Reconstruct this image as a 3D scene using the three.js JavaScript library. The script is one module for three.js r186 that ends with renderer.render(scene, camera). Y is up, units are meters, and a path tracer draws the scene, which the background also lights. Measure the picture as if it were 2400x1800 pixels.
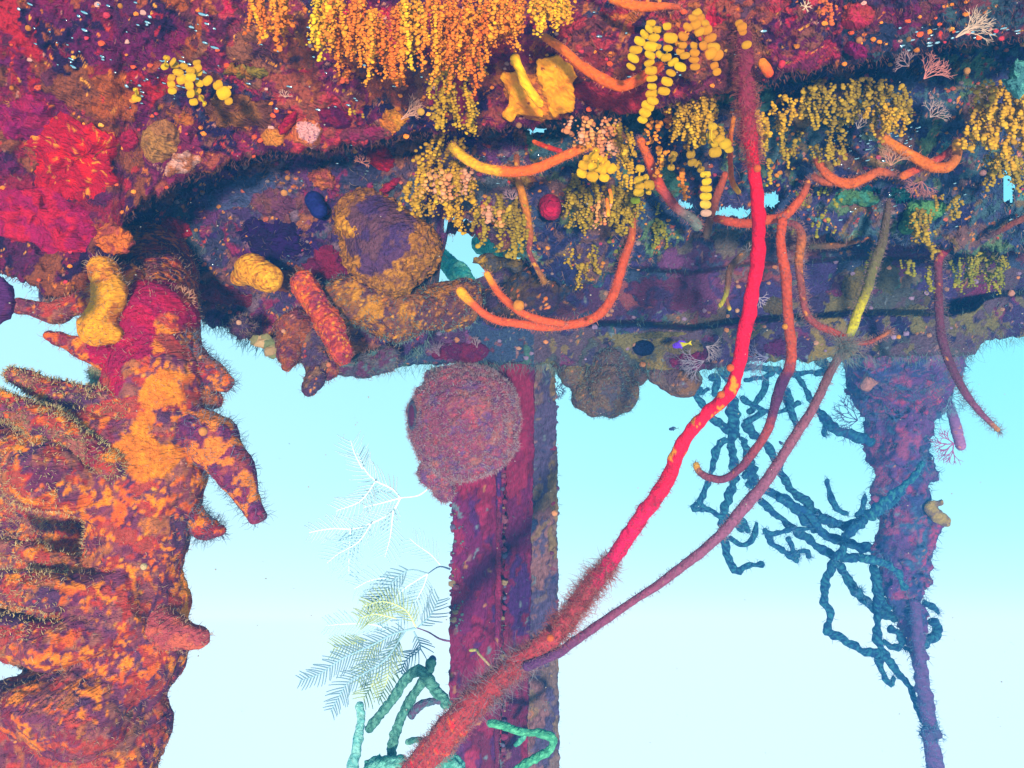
import * as THREE from 'three';
import { mergeGeometries } from 'three/addons/utils/BufferGeometryUtils.js';
import { ImprovedNoise } from 'three/addons/math/ImprovedNoise.js';

// ---------------------------------------------------------------- camera, water light, strobe light, exposure
const scene = new THREE.Scene();
const FOV = 50, K = Math.tan(THREE.MathUtils.degToRad(FOV / 2));
const camera = new THREE.PerspectiveCamera(FOV, 4 / 3, 0.02, 200);
camera.position.set(0, 0, 0); camera.rotation.x = THREE.MathUtils.degToRad(16); camera.updateMatrixWorld();
const TURN = camera.quaternion.clone();
const renderer = new THREE.WebGLRenderer({ antialias: true });
renderer.setSize(1024, 768);
renderer.toneMapping = THREE.LinearToneMapping;
renderer.toneMappingExposure = 1.82;
renderer.shadowMap.enabled = true; renderer.shadowMap.type = THREE.PCFSoftShadowMap;

const lin = (h) => { const c = new THREE.Color(h); return [c.r, c.g, c.b]; };
{ // open water seen in every direction: blue overhead, cyan at eye level, pale below
  const stops = [[90, '#2f8ac8', 0.53], [50, '#55c4f0', 0.6], [37, '#78e6fc', 0.63], [26, '#8cf3ff', 0.66], [18, '#96f8ff', 0.67], [14, '#9ffaff', 0.67], [9, '#aefcff', 0.67], [5, '#c2feff', 0.67], [2, '#d4ffff', 0.68], [0, '#e6ffff', 0.69], [-90, '#e6ffff', 0.69]]
    .map(([e, h, k]) => [e, lin(h).map((v) => v * k)]);
  const W = 64, H = 512, data = new Float32Array(W * H * 4);
  for (let j = 0; j < H; j++) {
    const e = (j + 0.5) / H * 180 - 90;
    let i = 0; while (i < stops.length - 2 && stops[i + 1][0] > e) i++;
    const [e0, a] = stops[i], [e1, b] = stops[i + 1], t0 = Math.min(1, Math.max(0, (e - e0) / (e1 - e0))), t = t0;
    for (let k = 0; k < W; k++) { const o = (j * W + k) * 4; const az = (k / W) * Math.PI * 2, glow = 0.4 * Math.max(0, Math.cos(az - 0.5 * Math.PI + 0.75)) ** 3 * Math.cos(e * Math.PI / 180); for (let c = 0; c < 3; c++) { const v = a[c] + (b[c] - a[c]) * t; data[o + c] = v + (0.68 - v) * glow * (e > 0 ? 1 : 0); } data[o + 3] = 1; }
  }
  const t = new THREE.DataTexture(data, W, H, THREE.RGBAFormat, THREE.FloatType);
  t.mapping = THREE.EquirectangularReflectionMapping; t.magFilter = t.minFilter = THREE.LinearFilter; t.wrapS = THREE.RepeatWrapping; t.needsUpdate = true;
  scene.background = t; scene.environment = t;
}
const strobe = new THREE.DirectionalLight(new THREE.Color(1, 0.84, 0.66), 5);  // strobe-like light from behind the camera, below the horizon
strobe.target.position.set(0, 0.3, -1.2); strobe.position.set(0.10, -1.42, 3.4).add(strobe.target.position);
strobe.castShadow = true; strobe.shadow.mapSize.set(4096, 4096); strobe.shadow.radius = 8; strobe.shadow.bias = -0.0005;
Object.assign(strobe.shadow.camera, { left: -2, right: 2, top: 2, bottom: -2, near: 0.1, far: 10 });
scene.add(strobe, strobe.target);
scene.fog = new THREE.FogExp2(new THREE.Color().setRGB(0.05, 0.36, 0.95), 0.06);

// ---------------------------------------------------------------- helpers
let seed = 12345;
const px = (r, d) => r * U * d;
const rnd = () => { seed |= 0; seed = seed + 0x6D2B79F5 | 0; let t = Math.imul(seed ^ seed >>> 15, 1 | seed); t = t + Math.imul(t ^ t >>> 7, 61 | t) ^ t; return ((t ^ t >>> 14) >>> 0) / 4294967296; };
const rr = (a, b) => a + (b - a) * rnd();
const PN = new ImprovedNoise(), N = (x, y, z) => PN.noise(x + 31.7, y + 17.3, z + 57.1);
const fbm = (x, y, z, o = 3) => { let s = 0, a = 0.5, f = 1; for (let i = 0; i < o; i++) { s += a * N(x * f, y * f, z * f); a *= 0.5; f *= 2.03; } return s; };
const sm = (a, b, x) => { const t = Math.min(1, Math.max(0, (x - a) / (b - a))); return t * t * (3 - 2 * t); };
const clamp = (x, a, b) => Math.min(b, Math.max(a, x));
const U = K / 900;                                             // metres per photograph pixel at one metre
const P = (x, y, d) => new THREE.Vector3((x - 1200) * U * d, (900 - y) * U * d, -d).applyQuaternion(TURN);
const TOWARD = new THREE.Vector3(0, 0, 1).applyQuaternion(TURN), UPV = new THREE.Vector3(0, 1, 0).applyQuaternion(TURN);
const pl = (pts) => (x) => { // piecewise line
  if (x <= pts[0][0]) return pts[0][1];
  for (let i = 1; i < pts.length; i++) if (x <= pts[i][0]) { const [a, b] = pts[i - 1], [c, e] = pts[i]; return b + (e - b) * (x - a) / (c - a); }
  return pts[pts.length - 1][1];
};
const hash3 = (x, y, z) => { let h = Math.imul(x, 374761393) + Math.imul(y, 668265263) + Math.imul(z, 2147483647 - 918273) | 0; h = Math.imul(h ^ h >>> 13, 1274126177); h ^= h >>> 16; return (h >>> 0) / 4294967296; };
const WO = { id: 0, id2: 0, f1: 0, f2: 0 };
function worley(x, y, z) {
  const X = Math.floor(x), Y = Math.floor(y), Z = Math.floor(z); let a = 9, b = 9, id = 0;
  for (let i = -1; i < 2; i++) for (let j = -1; j < 2; j++) for (let k = -1; k < 2; k++) {
    const cx = X + i, cy = Y + j, cz = Z + k, h = hash3(cx, cy, cz), h2 = h * 1013 % 1, h3 = h * 7919 % 1;
    const dx = cx + h - x, dy = cy + h2 - y, dz = cz + h3 - z, d = dx * dx + dy * dy + dz * dz;
    if (d < a) { b = a; a = d; id = h; } else if (d < b) b = d;
  }
  WO.id = id * 3571 % 1; WO.id2 = id * 9277 % 1; WO.f1 = Math.sqrt(a); WO.f2 = Math.sqrt(b); return WO;
}
const GAIN = [0.66, 0.62, 0.6];                               // seen colour -> base colour
const cache = new Map();
const col = (h) => { if (Array.isArray(h)) return h; let c = cache.get(h); if (!c) { c = lin(h).map((v, i) => Math.min(0.92, v * GAIN[i] + 0.0008)); cache.set(h, c); } return c; };
const mixc = (a, b, t) => [a[0] + (b[0] - a[0]) * t, a[1] + (b[1] - a[1]) * t, a[2] + (b[2] - a[2]) * t];
const mul = (a, k) => [a[0] * k, a[1] * k, a[2] * k];
const palette = (...l) => { let s = 0, g = 1; if (typeof l[0] === 'number') g = l.shift(); const t = l.map(([h, w]) => [mul(col(h), g), s += w]); return (r) => { r *= s; for (const [c, w] of t) if (r <= w) return c; return t[t.length - 1][0]; }; };
const grain = (x, y, z) => 1 + 0.35 * N(x * 330, y * 330, z * 330) + 0.35 * N(x * 760, y * 760, z * 760);
function crust(x, y, z, pal, s, small = 0.4, dots) {           // a mosaic of encrusting growth
  const w = s * 0.55, f = 1.6 / s, g = 7 / s;
  const X = x + w * N(x * f, y * f, z * f) + w * 0.3 * N(x * g, y * g, z * g), Y = y + w * N(x * f + 9, y * f, z * f) + w * 0.3 * N(x * g, y * g + 5, z * g), Z = z + w * N(x * f, y * f + 9, z * f);
  worley(X / s, Y / s, Z / s); let c = pal(WO.id), c1 = c;
  const edge = WO.f2 - WO.f1;
  const s2 = s * 0.33; worley(X / s2 + 7, Y / s2, Z / s2); if (WO.id2 < small) c = mixc(pal(WO.id), c1, 0.25);
  if (dots) { const s3 = s * 0.13; worley(X / s3, Y / s3 + 3, Z / s3); if (WO.id2 < dots[1] && WO.f1 < 0.5) c = dots[0](WO.id); }
  return mul(c, grain(x, y, z) * (edge < 0.04 ? 0.7 : 1));
}

// shared materials
function noiseTex(size, freq, seedN) { // tileable fine relief
  const d = new Uint8Array(size * size * 4);
  const g2 = (a, b, f) => { const h = hash3(((a % f) + f) % f, ((b % f) + f) % f, f + seedN) * 6.2832; return [Math.cos(h), Math.sin(h)]; };
  const t2 = (u, v, f) => { const x = u * f, y = v * f, X = Math.floor(x), Y = Math.floor(y), p = x - X, q = y - Y, s = p * p * p * (p * (p * 6 - 15) + 10), t = q * q * q * (q * (q * 6 - 15) + 10); const k = (i, j) => { const g = g2(X + i, Y + j, f); return g[0] * (p - i) + g[1] * (q - j); }; const a = k(0, 0), b = k(1, 0), c = k(0, 1), d = k(1, 1); return 1.5 * (a + (b - a) * s + (c + (d - c) * s - a - (b - a) * s) * t); };
  for (let j = 0; j < size; j++) for (let i = 0; i < size; i++) {
    const u = i / size, v = j / size, h = 0.5 + 0.45 * t2(u, v, freq) + 0.3 * t2(u, v, freq * 2) + 0.2 * t2(u, v, freq * 5);
    const o = (j * size + i) * 4, q = clamp(h * 255, 0, 255); d[o] = d[o + 1] = d[o + 2] = q; d[o + 3] = 255;
  }
  const t = new THREE.DataTexture(d, size, size); t.wrapS = t.wrapT = THREE.RepeatWrapping; t.magFilter = THREE.LinearFilter; t.minFilter = THREE.LinearMipmapLinearFilter; t.generateMipmaps = true; t.needsUpdate = true; return t;
}
const bumpT = noiseTex(512, 32, 3);
const M = {
  crust: new THREE.MeshPhysicalMaterial({ specularIntensity: 0.2, vertexColors: true, roughness: 0.85, bumpMap: bumpT, bumpScale: 0.0032 }),
  soft: new THREE.MeshPhysicalMaterial({ specularIntensity: 0.2, vertexColors: true, roughness: 0.75, bumpMap: bumpT, bumpScale: 0.0012 }),
  hair: new THREE.MeshPhysicalMaterial({ specularIntensity: 0.2, vertexColors: true, roughness: 0.9 }),
  feather: new THREE.MeshPhysicalMaterial({ specularIntensity: 0.2, vertexColors: true, roughness: 0.95, transmission: 0.5, thickness: 0 }),
  bead: new THREE.MeshPhysicalMaterial({ specularIntensity: 0.2, vertexColors: true, roughness: 0.6 }),
  glintBubble: new THREE.MeshStandardMaterial({ color: new THREE.Color(0.5, 0.66, 0.7), metalness: 1, roughness: 0.05 }),
};
const cm = new Map();
const plain = (h, rough = 0.6) => { const k = h + rough; if (!cm.has(k)) { const c = col(h); cm.set(k, new THREE.MeshPhysicalMaterial({ specularIntensity: 0.25, color: new THREE.Color().setRGB(...c), roughness: rough, bumpMap: bumpT, bumpScale: 0.0008 })); } return cm.get(k); };

const names = new Map();
const numbered = (n) => { const k = names.get(n) ?? 0; names.set(n, k + 1); return k ? n + '_' + String(k).padStart(3, '0') : n; };
function tag(o, label, category, group, kind) { const u = {}; if (label) u.label = label; if (category) u.category = category; if (group) u.group = group; if (kind) u.kind = kind; o.userData = u; return o; }
function thing(name, label, category, pos, group) { const g = new THREE.Group(); g.name = numbered(name); if (pos) g.position.copy(pos); scene.add(g); return tag(g, label, category, group); }
function part(name, geo, mat, parent, label) {  // geometry in world space, moved into its parent's frame
  const m = new THREE.Mesh(geo, mat); m.name = name; m.castShadow = m.receiveShadow = true;
  let p = parent; const off = new THREE.Vector3(); while (p && p !== scene) { off.add(p.position); p = p.parent; }
  if (geo && !geo.userData.local) { geo.translate(-off.x, -off.y, -off.z); geo.userData.off = off; }
  parent.add(m); if (label) m.userData.label = label; return m;
}
function solo(name, geo, mat, label, category, group, kind) { const m = part(numbered(name), geo, mat, scene); return tag(m, label, category, group, kind); }

function geo(pos, colr, idx, uv) {
  const g = new THREE.BufferGeometry();
  g.setAttribute('position', new THREE.BufferAttribute(pos instanceof Float32Array ? pos : new Float32Array(pos), 3));
  if (colr) g.setAttribute('color', new THREE.BufferAttribute(colr instanceof Float32Array ? colr : new Float32Array(colr), 3));
  const n = g.attributes.position.count, p = g.attributes.position.array, q = new Float32Array(n * 2);
  if (uv) q.set(uv); else for (let i = 0; i < n; i++) { q[i * 2] = (p[i * 3] + 0.6 * p[i * 3 + 2]) / 0.16; q[i * 2 + 1] = (p[i * 3 + 1] + 0.45 * p[i * 3 + 2]) / 0.16; }
  g.setAttribute('uv', new THREE.BufferAttribute(q, 2));
  g.setIndex(idx); g.computeVertexNormals(); return g;
}

// tube along points with tapered, uneven radius
function curveOf(pts, d0, d1) {
  return new THREE.CatmullRomCurve3(pts.map((p, i) => p.isVector3 ? p : P(p[0], p[1], p[2] ?? d0 + (d1 - d0) * i / (pts.length - 1))), false, 'centripetal');
}
function tube(curve, rad, color, { sides = 12, step = 0.004, bump = 0.12, freq = 120, capped = true } = {}) {
  const L = curve.getLength(), n = Math.max(4, Math.ceil(L / step));
  const ts = []; const r0 = rad(0), r1 = rad(1);
  if (capped) { for (const f of [0.002, 0.12, 0.3, 0.6, 1]) if (r0 * f < L * 0.4) ts.push(r0 * f / L); } else ts.push(0);
  for (let i = 1; i < n; i++) { const t = i / n; if (!capped || (t * L > r0 * 1.1 && (1 - t) * L > r1 * 1.1)) ts.push(t); }
  if (capped) { for (const f of [1, 0.6, 0.3, 0.12, 0.002]) if (r1 * f < L * 0.4) ts.push(1 - r1 * f / L); } else ts.push(1);
  const pos = [], c = [], idx = []; let T0 = null, nv = new THREE.Vector3(), b = new THREE.Vector3();
  curve.arcLengthDivisions = Math.max(100, n * 2); curve.updateArcLengths();
  for (let i = 0; i < ts.length; i++) {
    const t = ts[i], p = curve.getPointAt(t), T = curve.getTangentAt(t);
    if (!T0) { nv.set(0, 0, 1); if (Math.abs(T.z) > 0.9) nv.set(0, 1, 0); }
    nv.addScaledVector(T, -nv.dot(T)).normalize(); b.crossVectors(T, nv); T0 = T;
    let r = rad(t);
    if (capped) { const s = t * L, e = (1 - t) * L; if (s < r0) r *= Math.sqrt(Math.max(0, 1 - (1 - s / r0) ** 2)); if (e < r1) r *= Math.sqrt(Math.max(0, 1 - (1 - e / r1) ** 2)); }
    for (let k = 0; k < sides; k++) {
      const a = k / sides * Math.PI * 2, dx = nv.x * Math.cos(a) + b.x * Math.sin(a), dy = nv.y * Math.cos(a) + b.y * Math.sin(a), dz = nv.z * Math.cos(a) + b.z * Math.sin(a);
      const q = r * (1 + bump * 2 * N((p.x + dx * r) * freq, (p.y + dy * r) * freq, (p.z + dz * r) * freq) + bump * N((p.x + dx * r) * freq * 0.25, p.y * freq * 0.25, p.z * freq * 0.25));
      const x = p.x + dx * q, y = p.y + dy * q, z = p.z + dz * q;
      pos.push(x, y, z); c.push(...color(t, x, y, z));
      if (i) { const A = (i - 1) * sides + k, B = (i - 1) * sides + (k + 1) % sides, C = A + sides, D = B + sides; idx.push(A, B, C, B, D, C); }
    }
  }
  return geo(pos, c, idx);
}
// thin bent hairs
function hairs(roots, len, rad, color, bend = 0.5) {          // roots: [pos, dir]
  const pos = [], c = [], idx = [];
  const s = new THREE.Vector3(), u = new THREE.Vector3(), d = new THREE.Vector3(), p = new THREE.Vector3();
  for (const [o, dir] of roots) {
    const L = len * rr(0.45, 1.25), R = rad * rr(0.7, 1.2), cl = mul(color(o), rr(0.75, 1.25)), base = pos.length / 3;
    d.copy(dir).normalize(); p.copy(o);
    const bx = rr(-bend, bend), by = rr(-bend, bend), bz = rr(-bend, bend);
    for (let i = 0; i < 4; i++) {
      s.set(d.y, -d.x, 0.3).normalize(); u.crossVectors(d, s).normalize();
      const r = R * [1, 0.85, 0.6, 0.15][i];
      for (let k = 0; k < 3; k++) { const a = k * 2.094; pos.push(p.x + r * (s.x * Math.cos(a) + u.x * Math.sin(a)), p.y + r * (s.y * Math.cos(a) + u.y * Math.sin(a)), p.z + r * (s.z * Math.cos(a) + u.z * Math.sin(a))); c.push(...cl); }
      p.addScaledVector(d, L / 3); d.x += bx; d.y += by; d.z += bz; d.normalize();
      if (i) for (let k = 0; k < 3; k++) { const A = base + (i - 1) * 3 + k, B = base + (i - 1) * 3 + (k + 1) % 3; idx.push(A, B, A + 3, B, B + 3, A + 3); }
    }
  }
  return geo(pos, c, idx);
}
function hairsOn(g, count, len, rad, color, { lift = 0, bend = 0.5, pick } = {}) { // roots spread over a geometry's vertices
  const p = g.attributes.position, n = g.attributes.normal, roots = [], off = g.userData.off; let tries = 0;
  while (roots.length < count && tries++ < count * 30) {
    const i = Math.floor(rnd() * p.count), o = new THREE.Vector3().fromBufferAttribute(p, i).add(off ?? new THREE.Vector3()), d = new THREE.Vector3().fromBufferAttribute(n, i);
    if (pick && !pick(o, d)) continue;
    d.x += rr(-0.6, 0.6); d.y += rr(-0.6, 0.6) + lift; d.z += rr(-0.5, 0.5); roots.push([o, d]);
  }
  return hairs(roots, len, rad, color, bend);
}
// surface nets over a signed distance
function sdfMesh(f, lo, hi, cell, color) {
  const nx = Math.ceil((hi.x - lo.x) / cell) + 1, ny = Math.ceil((hi.y - lo.y) / cell) + 1, nz = Math.ceil((hi.z - lo.z) / cell) + 1;
  const V = new Float32Array(nx * ny * nz); let o = 0;
  for (let k = 0; k < nz; k++) for (let j = 0; j < ny; j++) for (let i = 0; i < nx; i++) V[o++] = f(lo.x + i * cell, lo.y + j * cell, lo.z + k * cell);
  const id = new Int32Array(nx * ny * nz).fill(-1), pos = [], c = [], idx = [], at = (i, j, k) => (k * ny + j) * nx + i;
  for (let k = 0; k < nz - 1; k++) for (let j = 0; j < ny - 1; j++) for (let i = 0; i < nx - 1; i++) {
    let m = 0, sx = 0, sy = 0, sz = 0, n = 0; const v = [];
    for (let q = 0; q < 8; q++) { const a = V[at(i + (q & 1), j + (q >> 1 & 1), k + (q >> 2))]; v.push(a); if (a < 0) m |= 1 << q; }
    if (m === 0 || m === 255) continue;
    for (let q = 0; q < 8; q++) for (let b = 0; b < 3; b++) { const w = q ^ (1 << b); if (w < q) continue; if ((v[q] < 0) !== (v[w] < 0)) { const t = v[q] / (v[q] - v[w]); sx += (q & 1) + (b === 0 ? t : 0); sy += (q >> 1 & 1) + (b === 1 ? t : 0); sz += (q >> 2) + (b === 2 ? t : 0); n++; } }
    const x = lo.x + (i + sx / n) * cell, y = lo.y + (j + sy / n) * cell, z = lo.z + (k + sz / n) * cell;
    id[at(i, j, k)] = pos.length / 3; pos.push(x, y, z); c.push(...color(x, y, z));
  }
  const quad = (a, b, cc, d, flip) => { if (a < 0 || b < 0 || cc < 0 || d < 0) return; if (flip) idx.push(a, b, cc, a, cc, d); else idx.push(a, cc, b, a, d, cc); };
  for (let k = 1; k < nz - 1; k++) for (let j = 1; j < ny - 1; j++) for (let i = 1; i < nx - 1; i++) {
    const s = V[at(i, j, k)] < 0;
    if (s !== V[at(i + 1, j, k)] < 0) quad(id[at(i, j - 1, k - 1)], id[at(i, j, k - 1)], id[at(i, j, k)], id[at(i, j - 1, k)], s);
    if (s !== V[at(i, j + 1, k)] < 0) quad(id[at(i - 1, j, k - 1)], id[at(i - 1, j, k)], id[at(i, j, k)], id[at(i, j, k - 1)], s);
    if (s !== V[at(i, j, k + 1)] < 0) quad(id[at(i - 1, j - 1, k)], id[at(i, j - 1, k)], id[at(i, j, k)], id[at(i - 1, j, k)], s);
  }
  return geo(pos, c, idx);
}
// capsules given by photograph pixels: [x0, y0, d0, r0px, x1, y1, d1, r1px]
function capsules(list, k, relief) {
  const cs = list.map(([x0, y0, d0, r0, x1, y1, d1, r1]) => { const a = P(x0, y0, d0), b = P(x1 ?? x0, y1 ?? y0, d1 ?? d0); return [a.x, a.y, a.z, r0 * U * d0, b.x - a.x, b.y - a.y, b.z - a.z, (r1 ?? r0) * U * (d1 ?? d0)]; });
  return (x, y, z) => {
    let d = 1;
    for (const [ax, ay, az, ra, dx, dy, dz, rb] of cs) {
      const px = x - ax, py = y - ay, pz = z - az, l = dx * dx + dy * dy + dz * dz, t = l ? clamp((px * dx + py * dy + pz * dz) / l, 0, 1) : 0;
      const e = Math.hypot(px - dx * t, py - dy * t, pz - dz * t) - ra - (rb - ra) * t;
      const h = Math.max(k - Math.abs(d - e), 0) / k; d = Math.min(d, e) - h * h * k * 0.25;
    }
    return d < 0.05 ? d + relief(x, y, z) : d;
  };
}
function boundsOf(list, m) { const b = new THREE.Box3(); for (const [x0, y0, d0, r0, x1, y1, d1, r1] of list) { for (const [x, y, d, r] of [[x0, y0, d0, r0], [x1 ?? x0, y1 ?? y0, d1 ?? d0, r1 ?? r0]]) { const p = P(x, y, d), q = r * U * d + m; b.expandByPoint(p.clone().addScalar(q)); b.expandByPoint(p.clone().addScalar(-q)); } } return b; }
function lump(list, { k = 0.02, cell = 0.004, relief = (x, y, z) => 0.006 * fbm(x * 40, y * 40, z * 40) + 0.002 * N(x * 200, y * 200, z * 200), color }) {
  const b = boundsOf(list, 0.012); return sdfMesh(capsules(list, k, relief), b.min, b.max, cell, color);
}

// ---------------------------------------------------------------- the wreck: three layers of encrusted steel above the water
const palA = palette(1.35, ['#3a0f3c', 4], ['#571440', 4], ['#6e1c44', 3], ['#5b2a35', 3], ['#22103f', 3], ['#8a4230', 3.6], ['#8c1f3f', 2], ['#7b4a36', 3], ['#a5303a', 1.8], ['#2c2a4a', 1.6], ['#b0601c', 1.8], ['#b81e3c', 1]);
const palA2 = palette(1.5, ['#1c2440', 4], ['#2a1c40', 3], ['#3a1c3c', 3], ['#26384a', 3], ['#571440', 1.5], ['#5b2a35', 2], ['#304a50', 1.5]);
const palL = palette(0.95, ['#7c1448', 3], ['#8c1a38', 2.4], ['#6a1450', 3], ['#551a48', 2], ['#b5202c', 1.4], ['#8c4a2c', 2.4], ['#2e1140', 2.4], ['#a8521e', 1.4]);
const palB = palette(1.9, ['#2a2a46', 4], ['#33244c', 4], ['#28104a', 3], ['#4a2450', 2.4], ['#5a3a3c', 2.5], ['#6a1c44', 1.5], ['#3a4450', 2], ['#7a4a30', 1.2], ['#5d4a5a', 1.5]);
const palB2 = palette(2.0, ['#20304e', 4], ['#2a2a50', 3], ['#2a4450', 3], ['#3f5a42', 1.2], ['#4f3a3c', 2], ['#1a1e44', 3], ['#5a4a2c', 0.9], ['#3a6a6a', 0.8]);
const palC = palette(2.2, ['#2a2450', 4], ['#34203f', 4], ['#44283c', 3], ['#22304a', 3], ['#4a2a50', 2], ['#4a4440', 2], ['#5a3038', 1.6], ['#2c4a46', 1.4]);
const palC2 = palette(1.5, ['#463c4e', 3], ['#5a5838', 3], ['#2f2850', 3], ['#3b4448', 2], ['#5a2450', 1.4], ['#6a6038', 1.6], ['#1a1c44', 2]);
const dotsO = [palette(['#e07a18', 3], ['#f0a030', 2], ['#d04030', 1], ['#c08070', 1.4]), 0.05];
const dotsB = [palette(['#8a6a70', 3], ['#b07a50', 2], ['#6a8090', 2]), 0.04];

const eA = pl([[-200, 660], [40, 645], [120, 700], [262, 690], [290, 520], [345, 470], [420, 425], [520, 388], [640, 358], [820, 342], [1000, 312], [1100, 300], [1250, 292], [1400, 266], [1560, 240], [1700, 220], [1900, 165], [2100, 132], [2250, 100], [2650, 60]]);
const eB = pl([[100, 705], [300, 735], [440, 745], [520, 762], [570, 795], [640, 812], [700, 842], [800, 852], [900, 848], [960, 832], [1000, 806], [1018, 740], [1034, 610], [1050, 545], [1100, 548], [1160, 565], [1235, 610], [1290, 668], [1400, 668], [1480, 612], [1530, 590], [1600, 560], [1700, 540], [1850, 548], [2000, 560], [2200, 585], [2650, 600]]);
const tC = pl([[900, 716], [1010, 705], [1080, 668], [1150, 640], [1250, 590], [1400, 560], [1700, 530], [2650, 500]]);
const eC = pl([[780, 858], [900, 862], [1000, 856], [1100, 846], [1250, 852], [1340, 862], [1500, 862], [1620, 872], [1750, 852], [1900, 846], [2000, 836], [2230, 836], [2285, 826], [2310, 800], [2345, 792], [2650, 778]]);
const rel = (x, y, z, a = 1) => a * (0.040 * fbm(x * 7, y * 7, z * 7, 2) + 0.020 * fbm(x * 24, y * 24, z * 24, 2) + 0.008 * N(x * 80, y * 80, z * 80) + 0.003 * N(x * 210, y * 210, z * 210));
const relP = (x, y, d, a) => { const p = P(x, y, d); return rel(p.x, p.y, p.z, a); };
const baseA = (x, y) => 0.83 + 0.13 * sm(-100, 420, y + 0.06 * (x - 1200));
const dA = (x, y) => baseA(x, y) + relP(x, y, baseA(x, y));
const baseB = (x, y) => 1.10 + 0.11 * sm(300, 760, y) + 0.05 * sm(1100, 2000, x);
const dB = (x, y) => baseB(x, y) + relP(x, y, baseB(x, y), 0.9);
const baseC = (x, y) => { const v = eC(x) - y; return 1.50 + 0.11 * sm(95, 112, v) - 0.05 * sm(225, 240, v); };
const dC = (x, y) => baseC(x, y) + relP(x, y, baseC(x, y), 0.42);
function layer(x0, x1, top, bottom, depth, color, { dx = 3, rows = 180, jag = 8, back = 0.16, hole, round = 14, backRows = hole ? 70 : 6 } = {}) {
  const nx = Math.round((x1 - x0) / dx), curl = 10, R = rows + curl + backRows, pos = new Float32Array((nx + 1) * (R + 1) * 3), c = new Float32Array(pos.length), idx = [];
  const ys = new Float32Array((nx + 1) * (R + 1));
  for (let i = 0; i <= nx; i++) {
    const x = x0 + i * dx, yt = top(x), yb = bottom(x) + jag * (1.6 * N(x * 0.02, 3.1, 0) + 1.1 * N(x * 0.07, 9.1, 0) + 0.6 * N(x * 0.21, 5.5, 0));
    for (let j = 0; j <= R; j++) {
      let y, d;
      if (j <= rows) { y = yt + (yb - yt) * j / rows; const e = clamp(1 - (yb - y) / round, 0, 1); d = depth(x, y) + 0.012 * e * e; }
      else if (j <= rows + curl) { const t = (j - rows) / curl; y = yb + 2 * Math.sin(t * 3) - 26 * t * t; d = depth(x, yb) + 0.012 + back * t; d += 0.01 * fbm(x * 0.03, t * 5, 4); }
      else { const t = (j - rows - curl) / backRows; y = (yb - 26) + (yt - yb + 26) * t; d = depth(x, yb) + 0.02 + back; }
      ys[i * (R + 1) + j] = y; const p = P(x, y, d), o = (i * (R + 1) + j) * 3; pos[o] = p.x; pos[o + 1] = p.y; pos[o + 2] = p.z;
      const q = color(p.x, p.y, p.z, x, y, j > rows); c[o] = q[0]; c[o + 1] = q[1]; c[o + 2] = q[2];
      if (i < nx && j < R && !(hole && (j < rows || j > rows + curl) && hole(x, y))) { const A = i * (R + 1) + j, B = A + R + 1; idx.push(A, A + 1, B, B, A + 1, B + 1); }
    }
  }
  return geo(pos, c, idx);
}
const wreck = thing('shipwreck_overhang', 'overhanging wreck hull covered in red, purple and brown growth across the top', 'shipwreck', P(1200, 300, 1));
const cA = (x, y, z, px) => { const a = px + 260 * N(x * 6, y * 6, 0); return a < 420 ? crust(x, y, z, palL, 0.05, 0.4, dotsO) : a > 1900 ? crust(x, y, z, palA2, 0.042, 0.45, dotsO) : crust(x, y, z, palA, 0.042, 0.45, dotsO); };
const gA = layer(-240, 2640, () => -260, eA, dA, cA, { rows: 200, jag: 9, back: 0.12 });
part('upper_plate', gA, M.crust, wreck, 'near upper plate crusted in maroon and purple');
const cB = (x, y, z, px) => { const a = px + 300 * N(x * 5, y * 5, 0); return a > 1150 ? crust(x, y, z, palB2, 0.045, 0.45, dotsO) : crust(x, y, z, palB, 0.05, 0.45, dotsO); };
const holesB = [[1075, 535, 40, 22], [1712, 503, 64, 17], [1798, 470, 32, 19], [1600, 482, 20, 14], [2112, 456, 36, 19], [2030, 446, 34, 13], [2362, 440, 15, 44], [1092, 528, 18, 13], [1255, 306, 24, 8]];
const holeB = (x, y) => holesB.some(([a, b, r, s]) => Math.hypot((x - a) / r, (y - b) / s) + 0.5 * N(x * 0.06, y * 0.06, 2) + 0.3 * N(x * 0.16, y * 0.16, 2) < 0.95);
const gB = layer(90, 2640, (x) => eA(x) - 130, eB, dB, cB, { rows: 150, jag: 12, back: 0.14, hole: holeB });
part('inner_plate', gB, M.crust, wreck, 'recessed plate in slate blue and violet growth');
const cC = (x, y, z, px, py) => { const v = eC(px) - py + 30 * N(x * 9, y * 9, 1) - (px > 1800 ? 60 : 0) * sm(1700, 2000, px); return v < 96 && px > 1250 ? crust(x, y, z, palC2, 0.07, 0.3, dotsB) : crust(x, y, z, palC, 0.08, 0.3, dotsB); };
const gC = layer(770, 2640, tC, eC, dC, cC, { rows: 110, jag: 5, back: 0.2, round: 10 });
part('lower_beam', gC, M.crust, wreck, 'dark blue lower beam with a projecting flange');

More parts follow.
